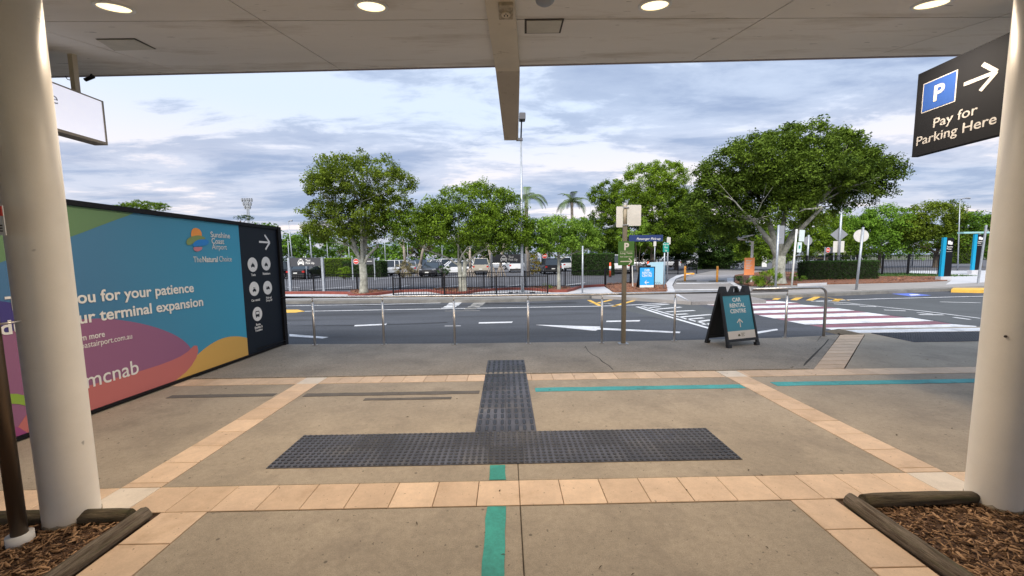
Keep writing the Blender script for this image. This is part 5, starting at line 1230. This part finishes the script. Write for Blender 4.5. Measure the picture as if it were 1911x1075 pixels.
tree('large dark tree with spreading grey limbs left of the biggest tree', (1218, 506), [(1205,345,52,40,0,.75),(1248,340,40,34,0,.7),(1170,385,52,42,-.5,.5),(1232,395,60,50,0,.4),(1130,365,30,26,0,.35),(1135,420,40,44,0,.2),(1190,440,60,36,-.5,.3),(1260,440,45,36,0,.2),(1285,400,36,46,0,.25),(1118,450,28,26,0,.15)],
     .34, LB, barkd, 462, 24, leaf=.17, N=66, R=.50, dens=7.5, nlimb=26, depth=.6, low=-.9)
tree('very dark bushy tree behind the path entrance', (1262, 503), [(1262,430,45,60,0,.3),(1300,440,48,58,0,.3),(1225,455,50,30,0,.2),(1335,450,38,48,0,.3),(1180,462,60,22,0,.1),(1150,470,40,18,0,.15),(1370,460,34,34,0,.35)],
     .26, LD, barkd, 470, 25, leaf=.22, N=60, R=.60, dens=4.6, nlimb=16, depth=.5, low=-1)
tree('biggest tree, wide dome crown over thick pale forked limbs', (1452, 529), [(1480,278,92,40,0,.6),(1420,300,85,46,-.4,.5),(1545,290,78,42,0,.55),(1600,312,60,38,0,.4),(1652,325,38,24,0,.3),(1365,328,64,44,0,.45),(1325,358,38,34,0,.35),(1480,330,110,42,-.8,.5),(1560,345,80,34,0,.35),(1405,358,75,34,0,.4),(1345,398,46,44,.4,.35),(1465,398,48,26,-1.0,.6),(1500,388,36,24,-.8,.55),(1625,358,42,24,0,.3),(1302,390,24,28,0,.3),(1515,414,28,18,-.8,.65),(1395,402,44,28,0,.35),(1440,380,60,30,.6,.3),(1540,380,50,26,.6,.3),(1370,440,40,30,2.5,.3),(1345,425,34,26,1.2,.3),(1460,345,120,40,1.2,.35),(1530,320,100,40,1.0,.4)],
     .36, LE, barkm, 478, 26, leaf=.145, N=72, R=.44, dens=8.2, nlimb=60, depth=.8, z=.05, limb_r=.16, low=-.5)
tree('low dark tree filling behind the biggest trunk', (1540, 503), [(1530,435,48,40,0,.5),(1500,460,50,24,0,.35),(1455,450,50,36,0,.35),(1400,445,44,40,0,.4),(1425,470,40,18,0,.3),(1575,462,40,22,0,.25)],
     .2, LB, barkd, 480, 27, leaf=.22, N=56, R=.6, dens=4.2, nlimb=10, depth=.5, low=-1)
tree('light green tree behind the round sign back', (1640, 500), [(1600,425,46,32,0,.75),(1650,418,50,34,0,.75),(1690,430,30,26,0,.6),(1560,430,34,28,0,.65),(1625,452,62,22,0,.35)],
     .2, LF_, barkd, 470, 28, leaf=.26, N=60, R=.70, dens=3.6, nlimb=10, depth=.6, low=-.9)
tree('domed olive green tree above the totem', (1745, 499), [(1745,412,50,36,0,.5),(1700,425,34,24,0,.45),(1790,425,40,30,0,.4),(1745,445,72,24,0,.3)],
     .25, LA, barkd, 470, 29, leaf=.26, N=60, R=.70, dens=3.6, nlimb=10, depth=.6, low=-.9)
tree('green tree half hidden by the right column', (1828, 499), [(1825,425,32,28,0,.5),(1850,440,40,30,0,.4),(1800,450,40,20,0,.3)], .2, LF_, barkd, 470, 30, leaf=.28, N=40, R=.65, dens=2.6, nlimb=6, depth=.6)
tree('round green tree between the hoarding and the leftmost kerbside tree', (556, 500), [(556,462,26,20,0,.5),(575,475,28,16,0,.45),(540,478,24,14,0,.4)], .2, LC, barkd, 485, 31, leaf=.30, N=40, R=.7, dens=2.4, nlimb=6, depth=.7)
tree('feathery treetop showing above the hoarding', (268, 500), [(268,385,36,10,0,.5),(245,388,26,9,0,.4),(292,388,22,9,0,.5)], .3, LB, barkd, 400, 32, leaf=.30, N=30, R=.5, dens=3.5, nlimb=8, depth=.6)
tree('small treetop beside the phone mast', (455, 498), [(455,407,16,5,0,.3)], .3, LD, barkd, 412, 33, leaf=.35, N=20, R=.6, dens=3.0, nlimb=4, depth=.6)
# dry gums in the middle distance
for i, (px, lb) in enumerate(((625,'dry thin gum tree above the bright hedge'), (668,'dry gum tree just left of the leftmost trunk'), (735,'dry gum tree behind the white SUV'), (790,'dry gum tree behind the leaning pandanus'), (840,'dry gum tree behind the silver utes'))):
    tree(lb, (px, 498), [(px,466,24,16,0,.5),(px-18,474,18,12,0,.35),(px+17,472,18,13,0,.6)], .16, LG_ if i % 2 else LF_, barkp, 490, 40+i, leaf=.30, N=30, R=.55, dens=2.6, nlimb=12, depth=.5, group='dry gum trees beyond the car park', name='gum_tree')
# far belt
rr = np.random.default_rng(77); Cb = []
for i in range(1500):
    x = rr.uniform(-105, 135); h = 7.5 + 2.0*math.sin(x*.09) + 1.4*math.sin(x*.31+1) ; Cb.append([x, rr.uniform(92, 100), rr.random()**.7*h])
V, Fs, tone = leaf_cloud(np.array(Cb), 26, 1.3, .75, rr)
tag(link('distant_wood', quadmesh('distant_wood', V, Fs, LF_, tone)), 'distant belt of green trees closing the car park', 'trees', kind='stuff')
def hedge(label, px0, px1, pyb, pyt, dep, leafm, seedv, z=0.0, leaf=.055, py2=None, cat='hedge', dens=420):
    rr = np.random.default_rng(seedv); Pa, Pb = G(px0, pyb, z), G(px1, py2 or pyb, z); an = math.atan2(Pb.y-Pa.y, Pb.x-Pa.x); W = (Pb-Pa).length; H = hz(Pa, pyt)-z
    t = thing('clipped_hedge', label, cat, tuple(Pa), an)
    n = int((W*H + W*dep + 2*dep*H)*dens); 
    u = rr.random(n); P = np.zeros((n, 3)); a1 = W*H; a2 = W*dep; a3 = dep*H
    sel = rr.random(n)*(a1+a2+2*a3); x = rr.random(n)*W; y = rr.random(n)*dep; zz = rr.random(n)*H
    fr_ = sel < a1; tp = (sel >= a1) & (sel < a1+a2); le = (sel >= a1+a2) & (sel < a1+a2+a3); ri = sel >= a1+a2+a3
    jit = rr.normal(0, .03, n) + .03*np.sin(x*7)*np.sin(zz*9+1)
    y = np.where(fr_, jit, y); zz = np.where(tp, H+jit*.7, zz); x = np.where(le, jit, np.where(ri, W+jit, x))
    P = np.stack([x, y, zz], 1)
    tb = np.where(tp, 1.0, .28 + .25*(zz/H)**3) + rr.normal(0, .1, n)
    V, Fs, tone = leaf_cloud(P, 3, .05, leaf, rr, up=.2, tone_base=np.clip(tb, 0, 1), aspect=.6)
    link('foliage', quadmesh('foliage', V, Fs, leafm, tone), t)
    part('twig_core', t, mat('twiggy hedge core', (.018, .022, .010), .9, var=.4, vscale=9), lambda b: b.box(.05, W-.05, .06, dep-.02, 0, H-.05))
    return t
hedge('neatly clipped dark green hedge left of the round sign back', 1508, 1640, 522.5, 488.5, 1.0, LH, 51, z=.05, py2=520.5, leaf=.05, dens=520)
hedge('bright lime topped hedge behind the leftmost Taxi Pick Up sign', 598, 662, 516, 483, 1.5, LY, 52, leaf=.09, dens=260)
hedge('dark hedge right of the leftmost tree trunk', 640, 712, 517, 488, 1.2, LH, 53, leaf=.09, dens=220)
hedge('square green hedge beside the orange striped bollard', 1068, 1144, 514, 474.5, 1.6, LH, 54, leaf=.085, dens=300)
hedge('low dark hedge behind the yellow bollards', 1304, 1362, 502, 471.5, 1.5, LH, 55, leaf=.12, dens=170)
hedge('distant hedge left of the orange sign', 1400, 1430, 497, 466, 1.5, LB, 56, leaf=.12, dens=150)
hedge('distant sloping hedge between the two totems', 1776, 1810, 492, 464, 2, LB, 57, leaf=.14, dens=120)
def bush(label, base, lobes, leafm, seedv, leaf=.08, N=40, R=.14, dens=60, z=0.0, depth=.9, low=-.9, aspect=.5):
    rr = np.random.default_rng(seedv); P = G(*base, z); t = thing('bush', label, 'bush', tuple(P)); L_ = []
    for lx, ly, rx, rz in lobes:
        q = PLY(lx, ly, P.y); kk = P.y/F; L_.append(((q.x-P.x, 0, q.z-P.z), (rx*kk, rx*kk*depth, rz*kk), .5))
    C, tb = lobes_to_clumps(L_, rr, dens, low); V, Fs, tone = leaf_cloud(C, N, R, leaf, rr, tone_base=np.clip(tb+(C[:, 2]-.3)*.25, 0, 1), aspect=aspect)
    link('foliage', quadmesh('foliage', V, Fs, leafm, tone), t)
    b = MB()
    for k in range(6): c = C[rr.integers(len(C))]; b.tube([(0,0,-.03),(c[0]*.4,c[1]*.4,c[2]*.5),tuple(c)], [.03,.02,.008], 5)
    b.build('stems', barkd, t); return t
bush('round clipped bush between the taxi sign and the leftmost trunk', (643, 520), [(643,509,14,10)], LB, 61, leaf=.08, dens=40, N=60, R=.16)
bush('golden round bush right of the tall lamp post', (993, 513), [(993,491,13,20),(1000,498,9,14)], LGold, 62, leaf=.10, dens=12, N=50, R=.28)
bush('small green bush beside the black sedan', (828, 516), [(828,505,13,10)], LH, 63, leaf=.08, dens=16, N=50, R=.2)
bush('strappy green clump left of the grey rectangular sign back', (1426, 534), [(1430,518,24,14),(1412,524,16,8)], LB, 64, leaf=.26, dens=26, N=26, R=.16, z=.05, aspect=.14)
bush('low green clump at the path corner', (1384, 531), [(1384,522,14,7)], LH, 65, leaf=.2, dens=26, N=24, R=.12, z=.05, aspect=.16)
bush('yellow green clump left of the clipped hedge', (1490, 524), [(1490,516,14,8)], LC, 66, leaf=.14, dens=26, N=26, R=.12, z=.05, aspect=.25)
bush('small green weed inside the low fence by the small tree', (1026, 540), [(1024,529,8,9)], LC, 67, leaf=.12, dens=22, N=14, R=.12, z=.03, aspect=.25)
bush('loose pale shrub behind the back plates of the parking post', (1190, 508), [(1186,420,22,22),(1200,445,16,18),(1165,440,14,20)], LC, 68, leaf=.22, dens=3, N=22, R=.4)
bush('grassy tuft at the foot of the pandanus', (752, 518), [(757,503,22,14)], LG_, 69, leaf=.5, dens=9, N=26, R=.25, aspect=.07)
# grass strip on the right
rr = np.random.default_rng(5); gp = pg([(1640,516.5),(1752,517),(1752,513),(1650,511)]); gx = [p[0] for p in gp]; gy = [p[1] for p in gp]
Cg = np.stack([rr.uniform(min(gx), max(gx), 2500), rr.uniform(min(gy), max(gy), 2500), np.full(2500, .06)], 1)
V, Fs, tone = leaf_cloud(Cg, 3, .06, .14, rr, aspect=.15); tag(link('grass', quadmesh('grass', V, Fs, grassm, tone)), 'strip of green grass at the foot of the right black fence', 'grass', kind='stuff')
struct('grass_verge', mat('turf', (.045,.09,.022), .9, var=.3, vscale=5), lambda b: b.prism(gp, -.05, .045))
# palms
def frond_mesh(Lf, rr, leafm):
    V, Fs, tn = [], [], []; n = 24; sp = []
    for i in range(n+1):
        t = i/n; sp.append(np.array([Lf*math.sin(t*1.25)*.86, 0, Lf*(.55*t - .95*t*t)]))
    for i in range(2, n+1):
        p = sp[i]; d = sp[i]-sp[i-1]; d /= np.linalg.norm(d); ll = Lf*.26*math.sin(PI*min(1, (i/n)*.9+.08))**.7
        for sgn in (-1, 1):
            e = p + np.array([d[0]*ll*.5, sgn*ll*.75, d[2]*ll*.3-ll*.45]); m_ = (p+e)/2+np.array([0, 0, ll*.14]); w_ = .035*Lf/2.4
            k = len(V); V += [p-d*w_, p+d*w_, m_+d*w_, m_-d*w_, e]; Fs += [(k, k+1, k+2, k+3), (k+3, k+2, k+4, k+4)]; 
    b = MB(); b.v = [tuple(v) for v in V]; b.f = [f if f[2] != f[3] else f[:3] for f in Fs]
    b.tube([tuple(s) for s in sp[::4]], [.035, .03, .025, .02, .015, .01, .006], 5)
    return b.mesh('frond', leafm)
def palm(label, base, ycrown, seedv, n=13, Lf=2.4, Y=None):
    P = PLY(base[0], 500, Y); P.z = 0; t = thing('palm_tree', label, 'palm tree', tuple(P), 0, 'palms behind the kerbside trees'); q = PLY(base[1], ycrown, Y); zt = q.z; dx = q.x-P.x
    part('trunk', t, barkp, lambda b: b.tube([(0,0,0),(dx*.4,0,zt*.5),(dx*.9,0,zt*.9),(dx,0,zt)], [.22,.17,.14,.16], 12), True)
    rr = random.Random(seedv); fm = mat('palm frond', (.085,.13,.035), .5, var=.35, vscale=2); ms = [frond_mesh(Lf, rr, fm) for _ in range(1)]
    for k in range(n):
        o = link('frond', ms[0], t); o.location = (dx, 0, zt); o.rotation_euler = (rr.uniform(-.1, .1), rr.uniform(-1.0, .45) if k % 2 else rr.uniform(-.6, .1), 2*PI*k/n+rr.uniform(-.2, .2))
        s_ = rr.uniform(.8, 1.1); o.scale = (s_, s_, s_)
palm('palm with drooping fronds right behind the tall lamp post', (985, 982), 372, 1, 13, 2.5, 36)
palm('palm standing clear against the sky above the small tree', (1070, 1067), 378, 2, 15, 2.3, 42)
# pandanus
def pandanus(label, px, py, seedv, top_py, leanpx, z=0.0):
    P = G(px, py, z); t = thing('pandanus', label, 'pandanus', tuple(P), 0, 'pandanus trunks on prop roots'); rr = random.Random(seedv); k = P.y/F; H = hz(P, top_py)-z; r0 = wpx(P, 4)
    zr = H*.36
    part('trunk', t, barkp, lambda b: (b.tube([(0,0,zr*.7),(leanpx*k*.3,0,H*.6),(leanpx*k,0,H)], [r0*.7, r0*.6, r0*.45], 9), b.tube([(leanpx*k*.5,0,H*.7),(leanpx*k*.5+.5*rr.choice((-1,1)),0,H*.95)], [r0*.35, r0*.25], 7)), True)
    for i in range(10):
        a = 2*PI*i/10; rx = r0*2.4*rr.uniform(.7, 1.2)
        part('prop_root', t, barkp, lambda b: b.tube([(0,0,zr*rr.uniform(.8,1.1)),(rx*.6*math.cos(a),rx*.6*math.sin(a),zr*.5),(rx*math.cos(a),rx*math.sin(a),-.03)], [.05,.045,.04], 5))
pandanus('pandanus trunk on splayed roots behind the grassy tuft', 757, 516, 1, 447, -2); pandanus('leaning pandanus trunk on splayed roots left of the black sedan', 785, 515, 2, 440, 16)
pandanus('pandanus trunk with fine roots between the forked tree and the beige ute', 878, 516, 3, 462, 0); pandanus('pandanus trunk with fine roots under the middle Taxi Pick Up sign', 918, 517, 4, 448, -8); pandanus('pandanus trunk behind the middle Taxi Pick Up sign', 934, 516, 5, 452, 8)
# treetop fill trees behind the kerbside trees
tree('dark bushy tree behind the beige ute', (900, 497), [(880,455,40,22,0,.2),(925,450,44,28,0,.2),(955,470,30,16,0,.2),(865,475,26,12,0,.2)], .2, LD, barkp, 480, 34, leaf=.3, N=40, R=.7, dens=2.6, nlimb=6, depth=.5)

# ================================================================== BOLLARDS
def bollard(px, py, yt, label, kind):
    P = G(px, py); t = thing('bollard', label, 'bollard', tuple(P), 0, {'o': 'orange striped bollards', 'y': 'yellow bollards at the path mouth'}[kind]); H = hz(P, yt); r = wpx(P, 1.9 if kind == 'y' else 1.7)
    part('stem', t, yellowb if kind == 'y' else orangeb, lambda b: b.tube([(0,0,0),(0,0,H-.02),(0,0,H)], [r, r, r*.7], 14), True)
    if kind == 'y':
        for z_ in (H*.35, H*.8): part('band', t, mat('amber band', (.85,.25,.03), .4), lambda b: b.tube([(0,0,z_),(0,0,z_+.06)], r*1.04, 14), True)
    else: part('white_band', t, whitepl, lambda b: b.tube([(0,0,H*.45),(0,0,H*.75)], r*1.05, 14), True); part('foot', t, blackm, lambda b: b.tube([(0,0,0),(0,0,.05)], r*2, 14))
bollard(1138.5, 517, 490, 'orange and white bollard beside the square hedge', 'o'); bollard(1209, 514, 488, 'orange bollard behind the pale blue board', 'o')
bollard(1278, 525, 496.5, 'left yellow bollard of the pair on the path', 'y'); bollard(1338, 526.5, 496.5, 'right yellow bollard of the pair on the path', 'y')
P = G(1285, 512.5); t = thing('wheel_stop', 'low yellow rubber stop beside the left yellow bollard', 'wheel stop', tuple(P)); part('block', t, yellowb, lambda b: b.box(-.35, .55, 0, .2, 0, .14), bevel=.03)
# motorbikes, simplified but shaped
def bike(px, py, label, rot):
    P = G(px, py); t = thing('motorbike', label, 'motorbike', tuple(P), rot, 'motorbikes parked beside the path'); m_ = mat('bike dark', (.03,.03,.035), .4)
    for x in (-.7, .7):
        w_ = part('wheel', t, tyrem, lambda b: b.tube([(x+.28*math.cos(a*PI/10), 0, .31+.28*math.sin(a*PI/10)) for a in range(21)], .05, 6, cap=False), True); part('rim', w_, rimm, lambda b: b.tube([(x,-.03,.31),(x,.03,.31)], .10, 10))
    part('fuel_tank', t, m_, lambda b: b.tube([(-.1,0,.78),(.1,0,.88),(.35,0,.86)], [.1,.17,.08], 8), True); part('saddle', t, blackm, lambda b: b.tube([(-.75,0,.86),(-.4,0,.80),(-.1,0,.80)], [.05,.12,.10], 8), True)
    part('engine', t, rimm, lambda b: b.box(-.22, .25, -.14, .14, .28, .62), bevel=.04); part('handlebar', t, rimm, lambda b: (b.tube([(.45,-.36,1.05),(.5,0,1.0),(.45,.36,1.05)], .02, 6), b.tube([(.7,0,.31),(.48,0,1.0)], .035, 6), b.tube([(-.7,0,.31),(-.1,0,.45)], .03, 6)))
    part('headlight', t, lamp_white, lambda b: b.tube([(.52,0,.90),(.62,0,.90)], .09, 10))
bike(1376, 501, 'dark motorbike parked left of the orange sign', -.9); bike(1364, 500, 'second dark motorbike beside the hedge end', -.8)

# ================================================================== CARS
def carpaint(name, c, metal=0.0): return mat(name, c, .22 if metal else .28, metal=metal, spec=.6, var=.03, vscale=1)
PW = carpaint('white car paint', (.72,.73,.74)); PS = carpaint('silver car paint', (.42,.44,.47), .4); PB = carpaint('black car paint', (.012,.012,.015)); PBl = carpaint('steel blue car paint', (.10,.14,.21), .3); PBe = carpaint('beige car paint', (.50,.46,.38), .2); PG = carpaint('grey car paint', (.12,.13,.15), .3)
trimm = mat('car trim', (.02,.02,.022), .6)
def make_car(kind, pm):
    L_, W, H, gc = {'suv': (4.6,1.86,1.68,.24), 'sedan': (4.7,1.82,1.45,.19), 'ute': (5.2,1.88,1.78,.30), 'hatch': (4.1,1.75,1.5,.20), 'van': (4.9,1.9,1.95,.22)}[kind]
    h = L_/2; bl = {'suv': .98, 'sedan': .90, 'ute': 1.05, 'hatch': .92, 'van': 1.05}[kind]; wr = {'suv': .36, 'sedan': .32, 'ute': .38, 'hatch': .31, 'van': .34}[kind]; wf, wb_ = h-.85, -h+.95
    def archp(cx): return [(cx+(wr+.06)*math.cos(a), max(gc, wr+(wr+.06)*math.sin(a))) for a in [PI-PI*i/8 for i in range(9)]]
    low_ = [(-h+.02, gc+.12), (-h+.08, gc)] + archp(wb_) + archp(wf) + [(h-.10, gc), (h-.01, gc+.15), (h-.01, .60)]
    top_ = {'suv': [(h-.10,.84),(h-.55,.95),(.95,bl+.03),(-h+.25,bl+.04),(-h+.02,bl-.02)], 'sedan': [(h-.10,.72),(h-.5,.82),(.85,bl),(-h+1.0,bl+.04),(-h+.15,bl+.05),(-h+.01,bl-.1)],
            'ute': [(h-.08,.90),(h-.5,1.03),(1.1,bl+.04),(-h+.1,bl+.02),(-h+.02,bl)], 'hatch': [(h-.1,.76),(h-.45,.84),(.95,bl),(-h+.15,bl+.06),(-h+.02,bl-.05)], 'van': [(h-.1,.86),(h-.4,.98),(1.35,bl+.05),(-h+.06,bl+.05),(-h,bl)]}[kind]
    root = thing('parked_car', 'x', 'car')
    b = MB(); b.plate(low_+top_, -W/2, W/2); o = b.build('body', pm, root)
    bm2 = bmesh.new(); bm2.from_mesh(o.data)
    for v in bm2.verts:                                             # tuck the ends and waist in so the sides are not flat
        e = max(0, abs(v.co.x)/h-.72)/.28; v.co.y *= 1-.13*e*e-.03*(v.co.z > bl-.12)
    bmesh.ops.bevel(bm2, geom=[e for e in bm2.edges if abs(abs(e.verts[0].co.y)-W/2) < .15 and (e.verts[0].co.y*e.verts[1].co.y) > 0 and min(e.verts[0].co.z, e.verts[1].co.z) > .5], offset=.05, segments=2, affect='EDGES', clamp_overlap=True)
    bm2.to_mesh(o.data); bm2.free()
    x0, x1, x2, x3 = {'suv': (-h+.08,-h+.42,.45,1.15), 'sedan': (-h+.75,-h+1.45,.25,1.05), 'ute': (-.75,-.62,.55,1.25), 'hatch': (-h+.1,-h+.55,.45,1.15), 'van': (-h+.03,-h+.14,.95,1.55)}[kind]
    wb2, wt = W/2*.93, W/2*.74; zc0, zc1 = bl-.02, H-.03
    fr8 = [(x0,-wb2,zc0),(x3,-wb2,zc0),(x3,wb2,zc0),(x0,wb2,zc0),(x1,-wt,zc1),(x2,-wt,zc1),(x2,wt,zc1),(x1,wt,zc1)]
    cb = MB().add(fr8, [(0,3,2,1),(4,5,6,7),(0,1,5,4),(1,2,6,5),(2,3,7,6),(3,0,4,7)]).build('windows', glassm, root)
    part('roof', root, pm, lambda b: b.add([(x1-.06,-wt-.02,zc1-.03),(x2+.06,-wt-.02,zc1-.03),(x2+.06,wt+.02,zc1-.03),(x1-.06,wt+.02,zc1-.03),(x1+.1,-wt+.1,zc1+.035),(x2-.1,-wt+.1,zc1+.035),(x2-.1,wt-.1,zc1+.035),(x1+.1,wt-.1,zc1+.035)], [(0,3,2,1),(4,5,6,7),(0,1,5,4),(1,2,6,5),(2,3,7,6),(3,0,4,7)]), True)
    b = MB()
    for sg in (-1, 1):
        for (xa, xb) in ((x0, x1), (x3, x2)): b.tube([(xa, sg*wb2, zc0), (xb, sg*wt, zc1)], .045, 6)
        xm = (x0+x3)/2-.1; xm2 = (x1+x2)/2-.05; b.tube([(xm, sg*(wb2+.0), zc0), (xm2, sg*(wt+.0), zc1)], .04, 6)
        if kind in ('suv', 'van'): b.tube([((x0*.72+x3*.28), sg*wb2, zc0), ((x1*.78+x2*.22), sg*wt, zc1)], .05, 6)
    b.build('pillars', pm, root)['kind'] = 'stuff'
    if kind == 'ute':
        part('tray_liner', root, trimm, lambda b: b.box(-h+.12, -.86, -W/2+.12, W/2-.12, bl+.022, bl+.03)); part('tailgate', root, pm, lambda b: b.box(-h-.01, -h+.03, -W/2+.12, W/2-.12, .62, bl+.02), bevel=.012)
    for sx, hx in ((1, wf), (-1, wb_)):
        for sy in (-1, 1):
            w_ = part('wheel', root, tyrem, lambda b: b.tube([(hx, sy*(W/2-.24), wr), (hx, sy*(W/2-.22), wr), (hx, sy*(W/2-.04), wr), (hx, sy*(W/2-.02), wr)], [wr*.93, wr, wr, wr*.9], 20)); part('rim', w_, rimm, lambda b: b.tube([(hx, sy*(W/2-.03), wr), (hx, sy*(W/2-.008), wr)], [wr*.66, wr*.6], 14))
    for sy in (-1, 1):
        part('headlight', root, lamp_white, lambda b: b.add([(h-.06,sy*.55,.60),(h-.22,sy*(W/2-.10),.62),(h-.26,sy*(W/2-.10),.78),(h-.09,sy*.55,.74),(h-.3,sy*.55,.62),(h-.3,sy*.55,.75)], [(0,1,2,3),(0,3,5,4),(0,4,1),(3,2,5)]))
        part('taillight', root, lamp_red, lambda b: b.box(-h-.012, -h+.15, min(sy*(W/2-.30), sy*(W/2-.09)), max(sy*(W/2-.30), sy*(W/2-.09)), bl-.26, bl-.10)); part('mirror', root, pm, lambda b: b.box(x3-.35, x3-.22, min(sy*(W/2-.04), sy*(W/2+.14)), max(sy*(W/2-.04), sy*(W/2+.14)), bl+.02, bl+.16), bevel=.02)
    part('grille', root, trimm, lambda b: b.box(h-.03, h+.004, -.48, .48, .42, .68)); part('number_plate', root, platem, lambda b: b.box(h+.005, h+.012, -.18, .18, .40, .50)); part('number_plate', root, platem, lambda b: b.box(-h-.02, -h-.012, -.18, .18, .55, .65))
    part('rear_bumper', root, trimm, lambda b: b.box(-h-.03, -h+.10, -W/2+.12, W/2-.12, gc+.02, .48), bevel=.02); part('sill', root, trimm, lambda b: b.box(wb_+wr+.08, wf-wr-.08, -W/2-.006, W/2+.006, gc-.01, gc+.08))
    return root
CARS = [('suv', PW, 718, 43, 232, 'white SUV seen from behind right of the leftmost trunk'), ('sedan', PB, 572, 39, 92, 'black car seen from behind under the leftmost Taxi Pick Up sign'), ('suv', PB, 541, 40, 60, 'black car cut off by the hoarding edge'),
 ('hatch', PW, 722, 58, 120, 'white hatchback in the row behind the white SUV'), ('hatch', PS, 752, 58, -70, 'silver hatchback behind the grassy pandanus'), ('suv', PBl, 785, 52, -80, 'steel blue SUV facing out beside the leaning pandanus'),
 ('sedan', PB, 808, 41, -95, 'black sedan facing out beside the small green bush'), ('ute', PW, 830, 52, 120, 'white utility truck with dark rear window above the black sedan'), ('ute', PS, 850, 58, 150, 'silver utility truck at the end of the row'),
 ('hatch', PW, 848, 43, 200, 'white hatchback left of the forked tree'), ('ute', PBe, 898, 45, 92, 'beige utility truck showing its tailgate behind the pandanus roots'), ('van', PW, 963, 50, 90, 'white van behind the middle Taxi Pick Up sign'),
 ('suv', PBl, 1006, 54, 110, 'blue grey SUV behind the golden bush'), ('suv', PB, 1026, 43, 93, 'black SUV showing its tail lights beside the small tree'), ('ute', PW, 1052, 52, 100, 'white utility truck behind the slim white trunk'),
 ('van', PW, 1158, 42, 75, 'white van half hidden behind the green parking sign'), ('suv', PW, 1240, 62, 180, 'white SUV parked side on under the dark tree'), ('hatch', PW, 1302, 70, 170, 'white hatchback left of the low dark hedge'),
 ('hatch', PS, 1190, 62, 160, 'silver hatchback behind the navy blade sign'), ('suv', PG, 770, 66, 180, 'grey SUV in the rear row of the car park'), ('hatch', PW, 690, 60, 175, 'white hatchback partly behind the leftmost trunk'),
 ('suv', PW, 742, 70, 175, 'white SUV in the rearmost row left of the pandanus'), ('suv', PW, 812, 68, 185, 'white SUV in the rearmost row above the steel blue SUV'), ('hatch', PW, 872, 60, 100, 'white hatchback seen between the forked trunk stems'),
 ('sedan', PS, 925, 62, 175, 'silver sedan behind the pandanus with fine roots'), ('hatch', PW, 985, 64, 95, 'white hatchback just right of the tall lamp post'), ('sedan', PS, 765, 50, 100, 'silver sedan between the two left pandanus trunks'), ('hatch', PW, 1085, 62, 170, 'white hatchback above the square green hedge')]
protos = {}
for kind, pm, px, Y, rot, lb in CARS:
    key = (kind, pm.name)
    if key in protos: o = copy_tree(protos[key])
    else: o = make_car(kind, pm); protos[key] = o
    q = PLY(px, 490, Y); o.location = (q.x, Y, -.02); o.rotation_euler = (0, 0, math.radians(rot)); o['label'] = lb; o['group'] = 'cars in the car park'
for i, (px, Y, lb) in enumerate(((1528, 52, 'white car seen through the fence behind the clipped hedge'), (1570, 55, 'white car seen beside the tall pole behind the hedge'))):
    o = copy_tree(protos[('suv', PW.name)]); q = PLY(px, 490, Y); o.location = (q.x, Y, -.02); o.rotation_euler = (0, 0, math.radians(170+i*8)); o['label'] = lb; o['group'] = 'cars behind the right fence'
# low pale buildings in the far right distance
def shed(px0, px1, yt, Y, label, c, roofc):
    a, b_ = PLY(px0, 480, Y), PLY(px1, 480, Y); t = thing('low_building', label, 'building', (a.x, Y, -.02)); W = b_.x-a.x; H = hz((a.x, Y, 0), yt)
    part('wall', t, mat('shed wall '+label[:8], c, .8, var=.05, vscale=.5), lambda b: b.box(0, W, 0, 6, 0, H)); part('roof', t, mat('shed roof '+label[:8], roofc, .6), lambda b: b.add([(-.3,-.3,H),(W+.3,-.3,H),(W+.3,6.3,H+.1),(-.3,6.3,H+.1),(-.3,-.3,H+.25),(W+.3,-.3,H+.25),(W+.3,6.3,H+.9),(-.3,6.3,H+.9)], [(0,3,2,1),(4,5,6,7),(0,1,5,4),(1,2,6,5),(2,3,7,6),(3,0,4,7)]))
    n = max(1, int(W/3))
    for k in range(n): part('window', t, glassm, lambda b: b.box(W*(k+.3)/n, W*(k+.75)/n, -.03, .02, H*.35, H*.7))
shed(1575, 1588, 452, 66, 'cream shed behind the tall diamond sign pole', (.55,.50,.40), (.5,.5,.5)); shed(1515, 1560, 454, 74, 'pale blue roofed building behind the round grey sign back', (.45,.48,.5), (.30,.42,.55)); shed(1320, 1352, 458, 80, 'white building glimpsed behind the low dark hedge', (.6,.6,.6), (.55,.55,.57))

# ================================================================== lettering becomes plain mesh
bpy.context.view_layer.update()
dg = bpy.context.evaluated_depsgraph_get()
for o in [o for o in COL.objects if o.type == 'FONT']:
    me = bpy.data.meshes.new_from_object(o.evaluated_get(dg)); nm = o.name; o.name = 'old'
    n = bpy.data.objects.new(nm, me); COL.objects.link(n); n.parent = o.parent
    n.location = o.location; n.rotation_euler = o.rotation_euler; n.scale = o.scale
    n.name = nm; bpy.data.objects.remove(o)
